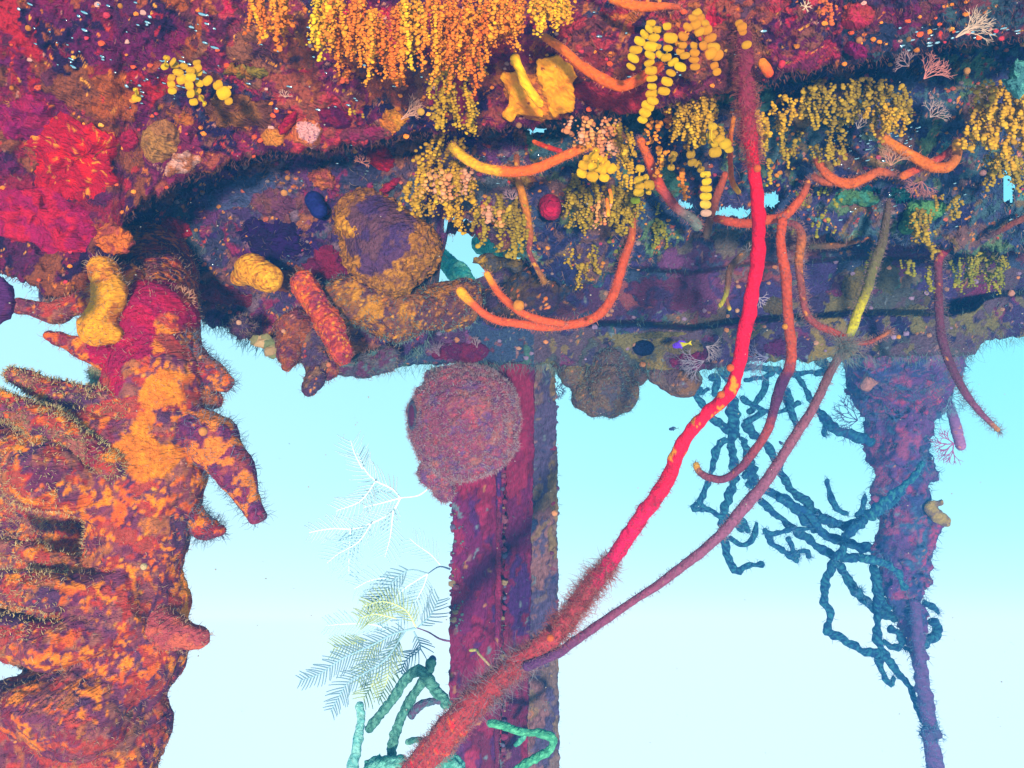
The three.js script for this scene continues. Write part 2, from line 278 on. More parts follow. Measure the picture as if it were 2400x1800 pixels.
// turf: fine hairs of growth along the plates, mirror bubbles for the glints under them, tiny encrusting animals
const mauve = () => mixc(col('#7a5a6a'), col('#9a8a78'), rnd()), tealH = () => mixc(col('#4f7f86'), col('#7a9a96'), rnd()), brownH = () => mixc(col('#8a5a48'), col('#5a3a48'), rnd());
function turf(g, n, len, color, parent, pick, lift = -0.3) { const m = part('turf', hairsOn(g, n, len, 0.00035, color, { lift, pick }), M.hair, parent); m.userData.kind = 'stuff'; return m; }
turf(gA, 7000, 0.008, brownH, wreck); turf(gB, 6000, 0.014, mauve, wreck); turf(gC, 3500, 0.014, tealH, wreck);
{ // hairs right on the lower lips
  const lip = (fn, dfn, x0, x1, n, len, color) => { const roots = []; for (let i = 0; i < n; i++) { const x = rr(x0, x1), y = fn(x) + rr(-14, 10); roots.push([P(x, y, dfn(x, fn(x)) + rr(-0.004, 0.03)), new THREE.Vector3(rr(-0.7, 0.7), -1, rr(-0.3, 0.5))]); } const m = part('turf', hairs(roots, len, 0.00035, color), M.hair, wreck); m.userData.kind = 'stuff'; };
  lip(eA, dA, 0, 2400, 1300, 0.007, brownH); lip(eB, dB, 300, 1020, 900, 0.02, tealH); lip(eC, dC, 800, 2400, 1100, 0.024, tealH);
}
function nodules(spots, sizes, colors, parent) { // small irregular lumps scattered over a surface
  const gs = [], base = new THREE.IcosahedronGeometry(1, 1);
  for (const p of spots) {
    const g = base.clone().deleteAttribute('uv'), s = rr(...sizes), q = g.attributes.position, c = [], k = mul(colors(rnd()), rr(0.8, 1.2));
    for (let i = 0; i < q.count; i++) { const f = s * (1 + 0.45 * N(q.getX(i) * 1.4 + p.x * 90, q.getY(i) * 1.4 + p.y * 90, q.getZ(i) * 1.4)); q.setXYZ(i, q.getX(i) * f * 1.2, q.getY(i) * f, q.getZ(i) * f * 0.8); c.push(...k); }
    g.setAttribute('color', new THREE.Float32BufferAttribute(c, 3)); g.computeVertexNormals(); g.translate(p.x, p.y, p.z); gs.push(g);
  }
  const g = mergeGeometries(gs); const m = part('nodules', g, M.bead, parent); m.userData.kind = 'stuff'; return m;
}
{
  const sp = [], sq = [], sr = [];
  for (let i = 0; i < 420; i++) { const x = rr(0, 2400), y = rr(0, eA(x)); if (fbm(x * 0.006, y * 0.006, 3) > -0.02 && (x < 1600 || rnd() < 0.5)) sp.push(P(x, y, dA(x, y) - 0.001)); }
  for (let i = 0; i < 300; i++) { const x = rr(280, 2400), y = rr(eA(x) + 10, eB(x) - 8); if (!holeB(x, y)) sq.push(P(x, y, dB(x, y) - 0.001)); }
  for (let i = 0; i < 90; i++) { const x = rr(1000, 2400), y = rr(tC(x) + 40, eC(x) - 8); sr.push(P(x, y, dC(x, y) - 0.001)); }
  nodules(sp, [0.0014, 0.0032], palette(['#f08a20', 4], ['#e05a28', 3], ['#c8384a', 2], ['#f0b040', 1], ['#d09a90', 1]), wreck);
  nodules(sq, [0.0014, 0.0034], palette(['#c8842c', 3], ['#b8604a', 3], ['#9a3a5a', 2], ['#8a7a80', 2]), wreck);
  nodules(sr, [0.002, 0.005], palette(['#a8806a', 2], ['#c08050', 1], ['#8a7aa0', 2]), wreck);
}
{ // mirror-metal bubbles added to make the bright glints under the plates
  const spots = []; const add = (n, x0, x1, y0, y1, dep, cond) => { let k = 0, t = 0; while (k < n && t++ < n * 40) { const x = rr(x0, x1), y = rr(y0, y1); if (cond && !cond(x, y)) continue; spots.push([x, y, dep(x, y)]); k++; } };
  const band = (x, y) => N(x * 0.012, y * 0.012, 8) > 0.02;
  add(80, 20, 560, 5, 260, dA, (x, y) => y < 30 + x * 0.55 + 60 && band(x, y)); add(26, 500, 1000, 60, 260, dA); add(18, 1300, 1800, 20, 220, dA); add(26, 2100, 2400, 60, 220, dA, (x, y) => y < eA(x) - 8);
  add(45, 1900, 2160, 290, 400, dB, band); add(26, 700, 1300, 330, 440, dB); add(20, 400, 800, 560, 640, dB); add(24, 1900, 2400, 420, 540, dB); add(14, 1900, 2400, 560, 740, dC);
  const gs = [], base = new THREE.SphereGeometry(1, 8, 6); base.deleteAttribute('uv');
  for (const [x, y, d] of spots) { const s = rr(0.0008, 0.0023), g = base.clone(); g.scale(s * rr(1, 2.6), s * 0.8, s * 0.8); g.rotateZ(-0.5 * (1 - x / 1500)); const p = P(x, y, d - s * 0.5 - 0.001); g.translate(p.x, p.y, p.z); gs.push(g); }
  solo('glint_bubbles', mergeGeometries(gs), M.glintBubble, 'tiny silvery air bubbles made as mirror glints all over the underside of the wreck', 'bubbles', null, 'stuff');
}

// ---------------------------------------------------------------- the steel column behind, hanging from the lower beam
function slab(px0, px1, py0, py1, d, thick, color, amp = 0.004, lean = 0) { // a plate between photograph columns, worn uneven
  const w = (px1 - px0) * U * d, h = (py1 - py0) * U * d, g = new THREE.BoxGeometry(w, h, thick, Math.ceil(w / 0.004), Math.ceil(h / 0.004), Math.max(1, Math.ceil(thick / 0.008))), p = g.attributes.position, c = [];
  const cx = ((px0 + px1) / 2 - 1200) * U * d, cy = (900 - (py0 + py1) / 2) * U * d;
  for (let i = 0; i < p.count; i++) {
    let x = p.getX(i) + cx, y = p.getY(i) + cy, z = p.getZ(i) - d - thick / 2;
    x += lean * (cy - y); const X = x, Y = y, Z = z;
    x += amp * 1.6 * fbm(X * 22, Y * 22, Z * 22) + amp * 0.7 * N(X * 110, Y * 110, Z * 110); z += amp * 2.2 * fbm(X * 16 + 5, Y * 16, Z * 16) + amp * 0.8 * N(X * 90, Y * 90, Z * 90); y += amp * fbm(X * 25, Y * 25 + 4, Z * 25);
    p.setXYZ(i, x, y, z); c.push(...color(X, Y, Z));
  }
  g.setAttribute('color', new THREE.Float32BufferAttribute(c, 3)); g.applyQuaternion(TURN); g.computeVertexNormals(); return g;
}
const palPost = palette(1.45, ['#6a1440', 5], ['#7c1c42', 5], ['#5a1448', 3], ['#3c1c58', 1.6], ['#8a2846', 2.4], ['#5a1a3a', 2], ['#4a2454', 1.2]);
const palFlange = palette(1.3, ['#6a5a58', 3], ['#7a6a4c', 2], ['#4a4468', 3], ['#5a3068', 2], ['#34406a', 2], ['#7a5a60', 1.5]);
const palLow = palette(['#223a6a', 4], ['#2a2a60', 3], ['#3a2a58', 2], ['#30506a', 2]);
const column = thing('steel_column', 'ribbed steel column crusted maroon and violet, standing behind the ball sponge', 'column', P(1180, 1300, 1.66));
const cPost = (x, y, z) => crust(x, y * 0.4, z, palPost, 0.085, 0.4, dotsB);
const gPost = slab(1060, 1177, 770, 1870, 1.6, 0.035, cPost, 0.0055, -0.02); part('flange_plate', gPost, M.crust, column);
const gPost2 = slab(1184, 1244, 770, 1870, 1.612, 0.035, cPost, 0.005, -0.018); part('flange_plate', gPost2, M.crust, column);
part('web_plate', slab(1150, 1200, 770, 1870, 1.63, 0.16, cPost, 0.003, -0.01), M.crust, column);
const gFl = slab(1230, 1306, 790, 1870, 1.72, 0.04, (x, y, z) => crust(x, y * 0.6, z, palFlange, 0.075, 0.35, dotsB), 0.0065, 0.008); part('rear_flange', gFl, M.crust, column, 'tan and grey rear flange');
for (const [g, n] of [[gPost, 500], [gPost2, 250], [gFl, 700]]) turf(g, n, 0.012, tealH, column, null, 0);
{ const g = nodules(Array.from({ length: 40 }, () => P(rr(1060, 1085), rr(1180, 1480), 1.6)), [0.001, 0.0028], palette(['#5a7a78', 2], ['#4a5a70', 2], ['#6a6a50', 1]), column); }

nodules([...Array.from({ length: 80 }, () => P(1061 + rr(-5, 10), rr(1090, 1800), 1.6 + rr(0, 0.03))), ...Array.from({ length: 70 }, () => P(1303 + rr(-14, 3), rr(880, 1800), 1.72 + rr(0, 0.03))), ...Array.from({ length: 40 }, () => P(1180 + rr(-3, 4), rr(1100, 1800), 1.6))], [0.002, 0.0065], palette(1.3, ['#5a2a4c', 3], ['#6a3a4c', 3], ['#4a4a68', 2], ['#7a6a4c', 2], ['#6a1c40', 2]), column);
part('rib', tube(curveOf([[1170, 1040], [1168, 1300], [1166, 1560], [1164, 1870]], 1.595, 1.595), () => 0.0055, (t, x, y, z) => cPost(x, y, z), { bump: 0.35, freq: 60, step: 0.005 }), M.crust, column);
// ---------------------------------------------------------------- sponges
const small = (x, y, z) => 0.011 * fbm(x * 32, y * 32, z * 32) + 0.0026 * N(x * 220, y * 220, z * 220);
{ // ball sponge
  const t = thing('ball_sponge', 'big round shaggy purple-brown sponge ball on the front of the steel column', 'sponge', P(1090, 983, 1.5));
  const pal = palette(1.6, ['#6c3454', 4], ['#7e4054', 3], ['#5c3c68', 2], ['#8a5450', 2], ['#9a4450', 1]);
  const L = [[1090, 980, 1.5, 128, 1088, 1000, 1.5, 126], [1020, 1105, 1.56, 42, 1045, 1150, 1.58, 26], [1030, 900, 1.56, 40]];
  const g = lump(L, { k: 0.02, cell: 0.0036, relief: (x, y, z) => 0.012 * fbm(x * 17, y * 17, z * 17) + 0.007 * N(x * 60, y * 60, z * 60) + 0.0045 * Math.abs(N(x * 130, y * 130, z * 130)) + 0.002 * N(x * 260, y * 260, z * 260), color: (x, y, z) => crust(x, y, z, pal, 0.022, 0.5) });
  part('body', g, M.crust, t);
  const f = part('turf', hairsOn(g, 9000, 0.008, 0.00042, () => mixc(col('#a87078'), col('#a8b0bc'), rnd() ** 1.6), { bend: 0.9, pick: (o, d) => d.dot(TOWARD) > -0.3 }), M.hair, t); f.userData.kind = 'stuff';
  const o = new THREE.TorusGeometry(1, 0.2, 8, 20); o.scale(0.0115, 0.0225, 0.012); o.rotateY(-0.9); o.setAttribute('color', new THREE.Float32BufferAttribute(Array.from({ length: o.attributes.position.count }, () => col('#4a5670')).flat(), 3)); o.applyQuaternion(TURN); const q = P(966, 974, 1.455); o.translate(q.x, q.y, q.z); part('rim', o, M.soft, t);
  const pl2 = new THREE.SphereGeometry(1, 16, 10); pl2.scale(0.010, 0.021, 0.005); pl2.rotateY(-0.9); pl2.setAttribute('color', new THREE.Float32BufferAttribute(Array.from({ length: pl2.attributes.position.count }, () => col('#5a1e4c')).flat(), 3)); pl2.applyQuaternion(TURN); pl2.translate(q.x, q.y, q.z); part('opening', pl2, M.soft, t);
}
{ // lobed sponge under the beam
  const t = thing('lobed_sponge', 'grey-brown lobed sponge hanging under the beam right of the column', 'sponge', P(1420, 920, 1.5));
  const pal = palette(['#5a4c50', 4], ['#6a584c', 3], ['#4c4a5c', 3], ['#7a6a48', 1.2]);
  const L = [[1420, 915, 1.5, 56, 1425, 860, 1.52, 50], [1370, 930, 1.5, 30], [1455, 935, 1.5, 36], [1395, 960, 1.49, 22], [1432, 966, 1.49, 18], [1340, 875, 1.52, 34, 1310, 860, 1.53, 18], [1490, 880, 1.53, 28], [1475, 915, 1.5, 22]];
  const g = lump(L, { k: 0.014, cell: 0.0036, relief: small, color: (x, y, z) => crust(x, y, z, pal, 0.03, 0.4, dotsB) }); part('body', g, M.crust, t);
  const f = part('turf', hairsOn(g, 1500, 0.007, 0.0004, tealH, { bend: 0.9 }), M.hair, t); f.userData.kind = 'stuff';
}
{
  const pal = palette(['#6a5a58', 3], ['#5a4a58', 3], ['#7a5a40', 1.5]);
  solo('flat_sponge', lump([[1545, 880, 1.52, 26, 1600, 900, 1.52, 34], [1600, 890, 1.52, 30, 1625, 880, 1.53, 16]], { k: 0.02, relief: small, color: (x, y, z) => crust(x, y, z, pal, 0.03, 0.4, dotsB) }), M.crust, 'flat grey-brown sponge on the beam edge between lobed sponge and red rope', 'sponge');
}
{ // plate sponge
  const t = thing('plate_sponge', 'large purple-topped sponge with a granular mustard skirt hanging from the recessed plate', 'sponge', P(905, 560, 1.1));
  const palT = palette(['#5a3a62', 4], ['#6a4658', 3], ['#4c3468', 2]), palS = palette(['#a87020', 4], ['#c08428', 3], ['#7a5040', 3], ['#946026', 2]);
  const L = [[860, 520, 1.12, 75, 940, 580, 1.1, 82], [880, 610, 1.1, 60, 925, 650, 1.09, 45], [985, 590, 1.12, 45], [830, 600, 1.12, 28, 850, 620, 1.12, 26]];
  const c0 = P(885, 520, 1.05), R = 0.046;
  const g = lump(L, { k: 0.02, cell: 0.003, relief: (x, y, z) => { const e = sm(R * 0.8, R * 1.3, Math.hypot(x - c0.x, y - c0.y)); return 0.005 * fbm(x * 35, y * 35, z * 35) + e * (0.007 * N(x * 110, y * 110, z * 110) + 0.005 * N(x * 230, y * 230, z * 230)); },
    color: (x, y, z) => { const e = Math.hypot(x - c0.x, (y - c0.y) * 0.85) + 0.012 * N(x * 60, y * 60, z * 60); return e < R ? crust(x, y, z, palT, 0.03, 0.3) : crust(x, y, z, palS, 0.008, 0.4); } });
  part('body', g, M.crust, t);
  const k = solo('knob_sponge', lump([[812, 520, 1.1, 26, 832, 545, 1.09, 24], [855, 535, 1.08, 8, 855, 560, 1.08, 7]], { cell: 0.0028, relief: (x, y, z) => 0.004 * N(x * 150, y * 150, z * 150) + 0.002 * N(x * 330, y * 330, z * 330), color: (x, y, z) => crust(x, y, z, palette(['#c88a18', 4], ['#dca020', 2], ['#96601c', 2]), 0.008, 0.4) }), M.crust, 'small granular mustard knob on the left edge of the purple plate sponge', 'sponge');
}
solo('oval_sponge', lump([[590, 632, 1.08, 38, 628, 652, 1.07, 34], [560, 650, 1.1, 20]], { cell: 0.0028, relief: (x, y, z) => 0.003 * fbm(x * 60, y * 60, z * 60) + 0.0016 * N(x * 230, y * 230, z * 230), color: (x, y, z) => crust(x, y, z, palette(['#f0a418', 6], ['#f8b420', 4], ['#c87818', 2]), 0.02, 0.3, [palette(['#a85a14', 1]), 0.16]) }), M.crust, 'smooth bright golden oval sponge on a dark ledge of the wreck', 'sponge');
{ const t = solo('blue_tunicate', lump([[735, 470, 1.12, 22, 748, 492, 1.11, 20]], { cell: 0.003, relief: (x, y, z) => 0.002 * fbm(x * 60, y * 60, z * 60), color: (x, y, z) => mul(col('#1a2470'), grain(x, y, z)) }), M.soft, 'dark navy blue rounded tunicate left of the mustard knob', 'tunicate'); }
solo('red_ball_sponge', lump([[1288, 482, 1.12, 27, 1290, 490, 1.11, 26]], { cell: 0.0028, relief: (x, y, z) => 0.0022 * fbm(x * 90, y * 90, z * 90) + 0.0014 * N(x * 260, y * 260, z * 260), color: (x, y, z) => mul(col(N(x * 60, y * 60, z * 60) > 0.2 ? '#c01848' : '#a01040'), grain(x, y, z)) }), M.crust, 'crimson ball-shaped sponge among the olive algae under the orange rope sponge', 'sponge');
{ // log-like sponge lying along the lower edge
  const pal = palette(['#6e4440', 4], ['#8a5a34', 3], ['#5a3a4c', 3], ['#a87024', 2], ['#c08420', 1.6]);
  const g = lump([[810, 700, 1.14, 52, 930, 735, 1.16, 60], [930, 735, 1.16, 58, 1070, 715, 1.2, 50], [1070, 715, 1.2, 46, 1092, 700, 1.2, 40]], { k: 0.02, cell: 0.0032, relief: (x, y, z) => small(x, y, z) + 0.002 * N(x * 140, y * 140, z * 140), color: (x, y, z) => crust(x, y, z, pal, 0.026, 0.45, [palette(['#d89a20', 1], ['#c87818', 1]), 0.16]) });
  const t = thing('log_sponge', 'long log-shaped brown sponge flecked with orange lying under the plate sponge', 'sponge', P(940, 730, 1.16)); part('body', g, M.crust, t);
  const f = part('turf', hairsOn(g, 1600, 0.008, 0.00035, tealH, { bend: 0.8, lift: -0.5 }), M.hair, t); f.userData.kind = 'stuff';
}
const palFinger = palette(['#7a3a48', 3], ['#5a2c4c', 3], ['#8a4a38', 2], ['#a85a30', 1.5]);
const fg = 'finger sponges hanging from the wreck edge';
const finger = (L, label, color, group = fg, k = 0.012) => { const g = lump(L, { k, cell: 0.003, relief: small, color }); const t = thing('finger_sponge', label, 'sponge', P(L[0][0], L[0][1], L[0][2]), group); part('body', g, M.crust, t); const f = part('turf', hairsOn(g, 300, 0.007, 0.00033, mauve, { bend: 0.8 }), M.hair, t); f.userData.kind = 'stuff'; return t; };
finger([[712, 668, 1.1, 30, 770, 760, 1.08, 27], [770, 760, 1.08, 27, 800, 826, 1.07, 27]], 'thick orange-flecked red finger sponge pointing down from the wreck edge', (x, y, z) => crust(x, y, z, palette(['#c84a38', 4], ['#e0622c', 3], ['#a83a48', 2], ['#8a3450', 1]), 0.018, 0.4, [palette(['#f0a020', 2], ['#f07818', 2]), 0.2]));
finger([[690, 770, 1.12, 46, 676, 830, 1.11, 24], [676, 830, 1.11, 22, 672, 858, 1.1, 12]], 'short cone-shaped maroon finger sponge, left of the curved one', (x, y, z) => crust(x, y, z, palFinger, 0.02, 0.4, dotsO));
finger([[720, 790, 1.13, 40, 742, 850, 1.12, 24], [742, 850, 1.12, 22, 734, 888, 1.11, 19], [734, 888, 1.11, 19, 719, 912, 1.1, 17]], 'curved dark finger sponge with a pale bent tip below the wreck edge', (x, y, z) => crust(x, y, z, palette(['#5a3458', 4], ['#4a3a5c', 3], ['#7a5a48', 1]), 0.02, 0.4, dotsO));
finger([[768, 830, 1.14, 34, 776, 866, 1.13, 17], [776, 866, 1.13, 15, 768, 884, 1.13, 9]], 'stubby dark finger sponge tucked behind the orange-flecked finger', (x, y, z) => crust(x, y, z, palFinger, 0.02, 0.4, dotsO));
finger([[570, 775, 1.13, 30, 572, 786, 1.13, 12]], 'small rounded purple lobe at the wreck edge under the golden oval sponge', (x, y, z) => crust(x, y, z, palette(['#4a3a5c', 3], ['#5a3458', 3]), 0.02, 0.4));
finger([[900, 840, 1.16, 34, 850, 856, 1.15, 26], [850, 856, 1.15, 22, 800, 862, 1.14, 20]], 'grey-blue lumpy sponge along the wreck edge beside the orange-flecked finger', (x, y, z) => crust(x, y, z, palette(['#4a4a62', 4], ['#5a5a66', 3], ['#5a3458', 2], ['#4f7a80', 1]), 0.02, 0.4));
nodules([[600, 798], [614, 803], [629, 806], [622, 792], [640, 812], [635, 821], [642, 830], [648, 822]].map(([x, y]) => P(x, y, 1.12)), [0.006, 0.009], palette(['#8a8a60', 1], ['#a8906a', 1], ['#7a8a60', 1]), wreck);
// patches of encrusting sponge: domed sheets that follow the plate they grow on
function sheet(name, label, cat, cx, cy, rx, ry, rot, dep, thick, color, parent, { rag = 0.3, rough = 0.4, f = 3 } = {}) {
  const R = 18, S = 120, pos = [], c = [], idx = [], cs = Math.cos(rot), sn = Math.sin(rot), k0 = rnd() * 50;
  for (let i = 0; i <= R; i++) for (let j = 0; j < S; j++) {
    const a = j / S * Math.PI * 2, q = i / R, r0 = Math.min(rx, ry), W = rag * 2.2; let u = Math.cos(a) * q * rx, v = Math.sin(a) * q * ry;
    for (const [m, l] of [[0.42, 0.9], [0.2, 0.38], [0.09, 0.16], [0.05, 0.07]]) { const g = 1 / (l * r0), n0 = W * m * r0, u0 = u, v0 = v; u += n0 * N(u0 * g + k0, v0 * g, 1.3); v += n0 * N(u0 * g, v0 * g + k0, 6.1); }
    const x = cx + u * cs - v * sn, y = cy + u * sn + v * cs;
    let h = thick * (1 - q ** 5) - 0.003 * q; const p0 = P(x, y, 1); h += rough * thick * (N(p0.x * 60 + k0, p0.y * 60, 1) + 0.5 * N(p0.x * 150, p0.y * 150 + k0, 4)) * (1 - q * q);
    const p = P(x, y, dep(x, y) - h); pos.push(p.x, p.y, p.z); c.push(...color(p.x, p.y, p.z, q));
    if (i) { const A = (i - 1) * S + j, B = (i - 1) * S + (j + 1) % S; idx.push(A, A + S, B, B, A + S, B + S); }
  }
  const g = geo(pos, c, idx);
  if (parent) return part(name, g, M.crust, parent, label);
  return solo(name, g, M.crust, label, cat);
}
const two = (a, b, s = 60, th = 0.05) => (x, y, z) => mul(mixc(col(a), col(b), sm(th - 0.12, th + 0.12, N(x * s, y * s, z * s) + 0.5 * N(x * s * 3, y * s * 3, z * s * 3))), grain(x, y, z));
const ES = 'encrusting_sponge';
sheet(ES, 'bright scarlet encrusting sponge veined with yellow at the far left of the wreck', 'sponge', 175, 370, 105, 110, 0.3, dA, 0.012, (x, y, z) => { const v = Math.abs(N(x * 34, y * 34, z * 34) + 0.4 * N(x * 90, y * 90, z * 90)); return mul(col(v < 0.028 ? '#e8901c' : N(x * 50, y * 50, z * 50) > 0.1 ? '#d81418' : '#b40c28'), grain(x, y, z)); }, null, { rag: 0.4 });
sheet(ES, 'wide magenta encrusting sponge at the left edge below the scarlet patch', 'sponge', 90, 510, 140, 78, 0.25, dA, 0.012, two('#a00c50', '#c01438', 45));
sheet(ES, 'magenta-red crust at the left edge above the scarlet patch', 'sponge', 60, 280, 70, 60, 0.5, dA, 0.008, two('#8c0c58', '#a41850', 50));
sheet(ES, 'smooth beige encrusting sponge between the scarlet patch and the dark slate plate', 'sponge', 378, 330, 54, 52, 0.3, dA, 0.01, two('#b07a3c', '#a0683a', 30), null, { rough: 0.15 });
sheet(ES, 'pale pink and cream crust with lacy edges under the beige sponge', 'sponge', 425, 385, 48, 26, -0.3, dA, 0.008, two('#d8a090', '#c07040', 90), null, { rag: 0.5 });
sheet(ES, 'small crimson crust left of the beige sponge', 'sponge', 302, 330, 24, 28, 0, dA, 0.008, two('#a8143c', '#8c1040', 60));
sheet(ES, 'golden rounded crust left of the pale pink lump', 'sponge', 640, 322, 30, 24, 0, dA, 0.012, two('#e08a2c', '#d07830', 40), null, { rough: 0.2 });
sheet(ES, 'pale pink lumpy crust with purple pits on the upper plate lip', 'sponge', 720, 312, 40, 32, 0.2, dA, 0.014, (x, y, z) => { worley(x / 0.005, y / 0.005, z / 0.005); return mul(col(WO.f1 < 0.22 ? '#7a3a78' : N(x * 40, y * 40, z * 40) > 0 ? '#e0a0a0' : '#e07840'), grain(x, y, z)); });
sheet(ES, 'scarlet splinter-shaped crust between golden and pale pink lumps', 'sponge', 672, 292, 40, 13, -0.9, dA, 0.014, two('#b0103c', '#e04820', 60));
sheet(ES, 'dark crimson crust right of the pale pink lump', 'sponge', 785, 275, 48, 30, 0.3, dA, 0.008, two('#7a0c3c', '#5a0c48', 50));
sheet(ES, 'purple-pink crust along the lip above the scarlet square patch', 'sponge', 850, 312, 60, 20, -0.1, dA, 0.007, two('#8c2450', '#7a3048', 60));
sheet(ES, 'orange-yellow crust left of the pinkish hydroid, below the algae curtain', 'sponge', 920, 285, 34, 30, 0.4, dA, 0.01, two('#e09018', '#d87a20', 40), null, { rag: 0.5 });
sheet(ES, 'scarlet squarish crust on the recessed plate left of the hanging algae', 'sponge', 893, 372, 34, 30, 0.2, dB, 0.012, two('#cc1428', '#b81040', 60));
sheet(ES, 'narrow red crust below the scarlet square patch', 'sponge', 910, 440, 38, 11, -0.7, dB, 0.01, two('#a8183c', '#8c1a48', 60));
sheet(ES, 'wine-red crust spreading right of the orange leaf sponge', 'sponge', 1440, 225, 110, 38, 0.1, dA, 0.008, two('#8c1c3c', '#a82a38', 60));
sheet(ES, 'rust-red round crust just right of the orange leaf sponge', 'sponge', 1378, 150, 46, 42, 0, dA, 0.008, two('#8a2c34', '#743040', 50));
sheet(ES, 'coral-red crust with orange specks near the top right corner', 'sponge', 2010, 38, 42, 32, -0.3, dA, 0.01, two('#b82848', '#a83a38', 80));
sheet(ES, 'deep magenta crust below the coral-red patch at top right', 'sponge', 2005, 118, 30, 20, 0.3, dA, 0.01, two('#8c0c54', '#7a1058', 60));
sheet(ES, 'olive-gold knobbly crust strip under the purple plate at upper left', 'sponge', 575, 168, 55, 16, 0.1, dA, 0.012, two('#8a7424', '#a8681c', 60), null, { rag: 0.6 });
sheet(ES, 'brown and orange furry crust between beige sponge and golden lump', 'sponge', 560, 265, 90, 45, 0.1, dA, 0.007, two('#6a3a2c', '#8a5424', 40), null, { rag: 0.5 });
sheet(ES, 'dull wine-red crust beside the granular plate sponge', 'sponge', 770, 625, 70, 42, 0.2, dB, 0.01, two('#7c1440', '#6a1448', 50), null, { rag: 0.5 });
sheet(ES, 'red crust above the golden oval sponge', 'sponge', 412, 535, 40, 28, 0.4, dB, 0.012, two('#c01c34', '#a81640', 60));
sheet(ES, 'dark wine crust under the golden oval sponge, along the edge', 'sponge', 520, 690, 80, 26, 0.25, dB, 0.01, two('#7a1c3c', '#5e2044', 50), null, { rag: 0.5 });
sheet(ES, 'deep violet crust above the golden oval sponge', 'sponge', 640, 560, 95, 52, 0.2, dB, 0.006, two('#2c0c58', '#241048', 40), null, { rag: 0.5 });
sheet(ES, 'smooth slate-blue bare patch of the recessed plate under its lip', 'crust', 560, 450, 120, 48, -0.25, dB, 0.003, (x, y, z) => mul(two('#2a3350', '#332c50', 30)(x, y, z), 2.4), null, { rough: 0.1 });
sheet(ES, 'olive crust with round gaps on the beam web at right, left of the olive rope', 'sponge', 2000, 668, 40, 44, 0.2, dC, 0.008, two('#6a6434', '#5a5838', 50), null, { rag: 0.55 });
sheet(ES, 'grey-olive crust on the beam web at right, behind the olive rope', 'sponge', 2060, 640, 58, 50, 0.2, dC, 0.006, two('#4c5440', '#44504a', 50), null, { rag: 0.5 });
sheet(ES, 'small olive crust on the beam web beside the thick red rope', 'sponge', 1815, 718, 28, 24, 0.2, dC, 0.007, two('#5c5438', '#54503c', 50), null, { rag: 0.3 });
sheet(ES, 'long olive streak of crust on the beam flange above the small purple fish', 'sponge', 1545, 785, 70, 9, -0.05, dC, 0.006, two('#6a6638', '#5a5a3c', 50), null, { rag: 0.4 });
sheet(ES, 'olive crust beside the small purple fish on the beam flange', 'sponge', 1600, 815, 55, 20, 0, dC, 0.005, two('#6a6040', '#585640', 50), null, { rag: 0.5 });
sheet(ES, 'plum-red crust under the small purple fish at the beam edge', 'sponge', 1608, 842, 46, 16, -0.2, dC, 0.007, two('#6a1448', '#581850', 50), null, { rag: 0.5 });
sheet(ES, 'dark navy round patch painted for a hole left of the small purple fish', 'tunicate', 1508, 816, 27, 20, 0, dC, 0.012, two('#10204e', '#0c1c44', 50), null, { rag: 0.08, rough: 0.1 });  // dark disc painted in place of a shaded hole
sheet(ES, 'plum crust on the beam flange behind the dark rope end', 'sponge', 1822, 815, 32, 24, 0, dC, 0.007, two('#4e1c54', '#441c50', 50), null, { rag: 0.4 });
sheet(ES, 'olive streak of crust on the beam at far right', 'sponge', 2130, 728, 52, 13, -0.15, dC, 0.006, two('#6a6a48', '#5a5e48', 50), null, { rag: 0.4 });
sheet(ES, 'wine-red crust at the top of the steel column, over the ball sponge', 'sponge', 1080, 825, 70, 26, 0, dC, 0.01, two('#6a1040', '#581048', 50), null, { rag: 0.4 });
sheet(ES, 'tan and teal crust running along the top of the beam left of the red rope', 'sponge', 1610, 530, 95, 17, -0.02, (x, y) => 1.24 + 0.0004 * (y - 530), 0.02, two('#5a7048', '#4a7a6a', 40), null, { rag: 0.4 });
sheet(ES, 'rusty orange crust at the junction of left pillar and upper plate', 'sponge', 268, 560, 46, 34, 0.2, dA, 0.012, two('#d8701c', '#a8483a', 50), null, { rag: 0.45 });
sheet(ES, 'brown-orange crust between left pillar and red crust on the recessed plate', 'sponge', 372, 600, 50, 34, 0.3, dB, 0.01, two('#9a5a2c', '#7a3a44', 50), null, { rag: 0.5 });
sheet(ES, 'brown knobbly crust above the thick orange-flecked finger sponge', 'sponge', 690, 660, 62, 34, 0.2, dB, 0.01, two('#8a4c2c', '#6a3450', 60), null, { rag: 0.5 });
sheet(ES, 'mauve crust over the golden oval sponge, reaching the navy tunicate', 'sponge', 650, 480, 62, 40, 0.1, dB, 0.008, two('#6a3a5a', '#7a4a4c', 60), null, { rag: 0.5 });
sheet(ES, 'orange and rust crust left of the purple plate sponge, under the dark lip', 'sponge', 755, 420, 34, 26, 0.4, dB, 0.012, two('#c87038', '#a85048', 70), null, { rag: 0.5 });
sheet(ES, 'mustard crust on the recessed plate between bead bush and crimson ball sponge', 'sponge', 1220, 420, 40, 24, 0.2, dB, 0.01, two('#8a6a24', '#7a4a30', 60), null, { rag: 0.5 });
sheet(ES, 'teal-green crust on the plate behind the slanting orange rope', 'sponge', 1560, 430, 60, 34, 0.1, dB, 0.008, two('#3a6a60', '#4a5a40', 50), null, { rag: 0.5 });
sheet(ES, 'teal-green crust at right under the sagging orange-brown rope', 'sponge', 2010, 465, 56, 22, 0.1, dB, 0.01, two('#3f8a78', '#4a7a50', 50), null, { rag: 0.5 });
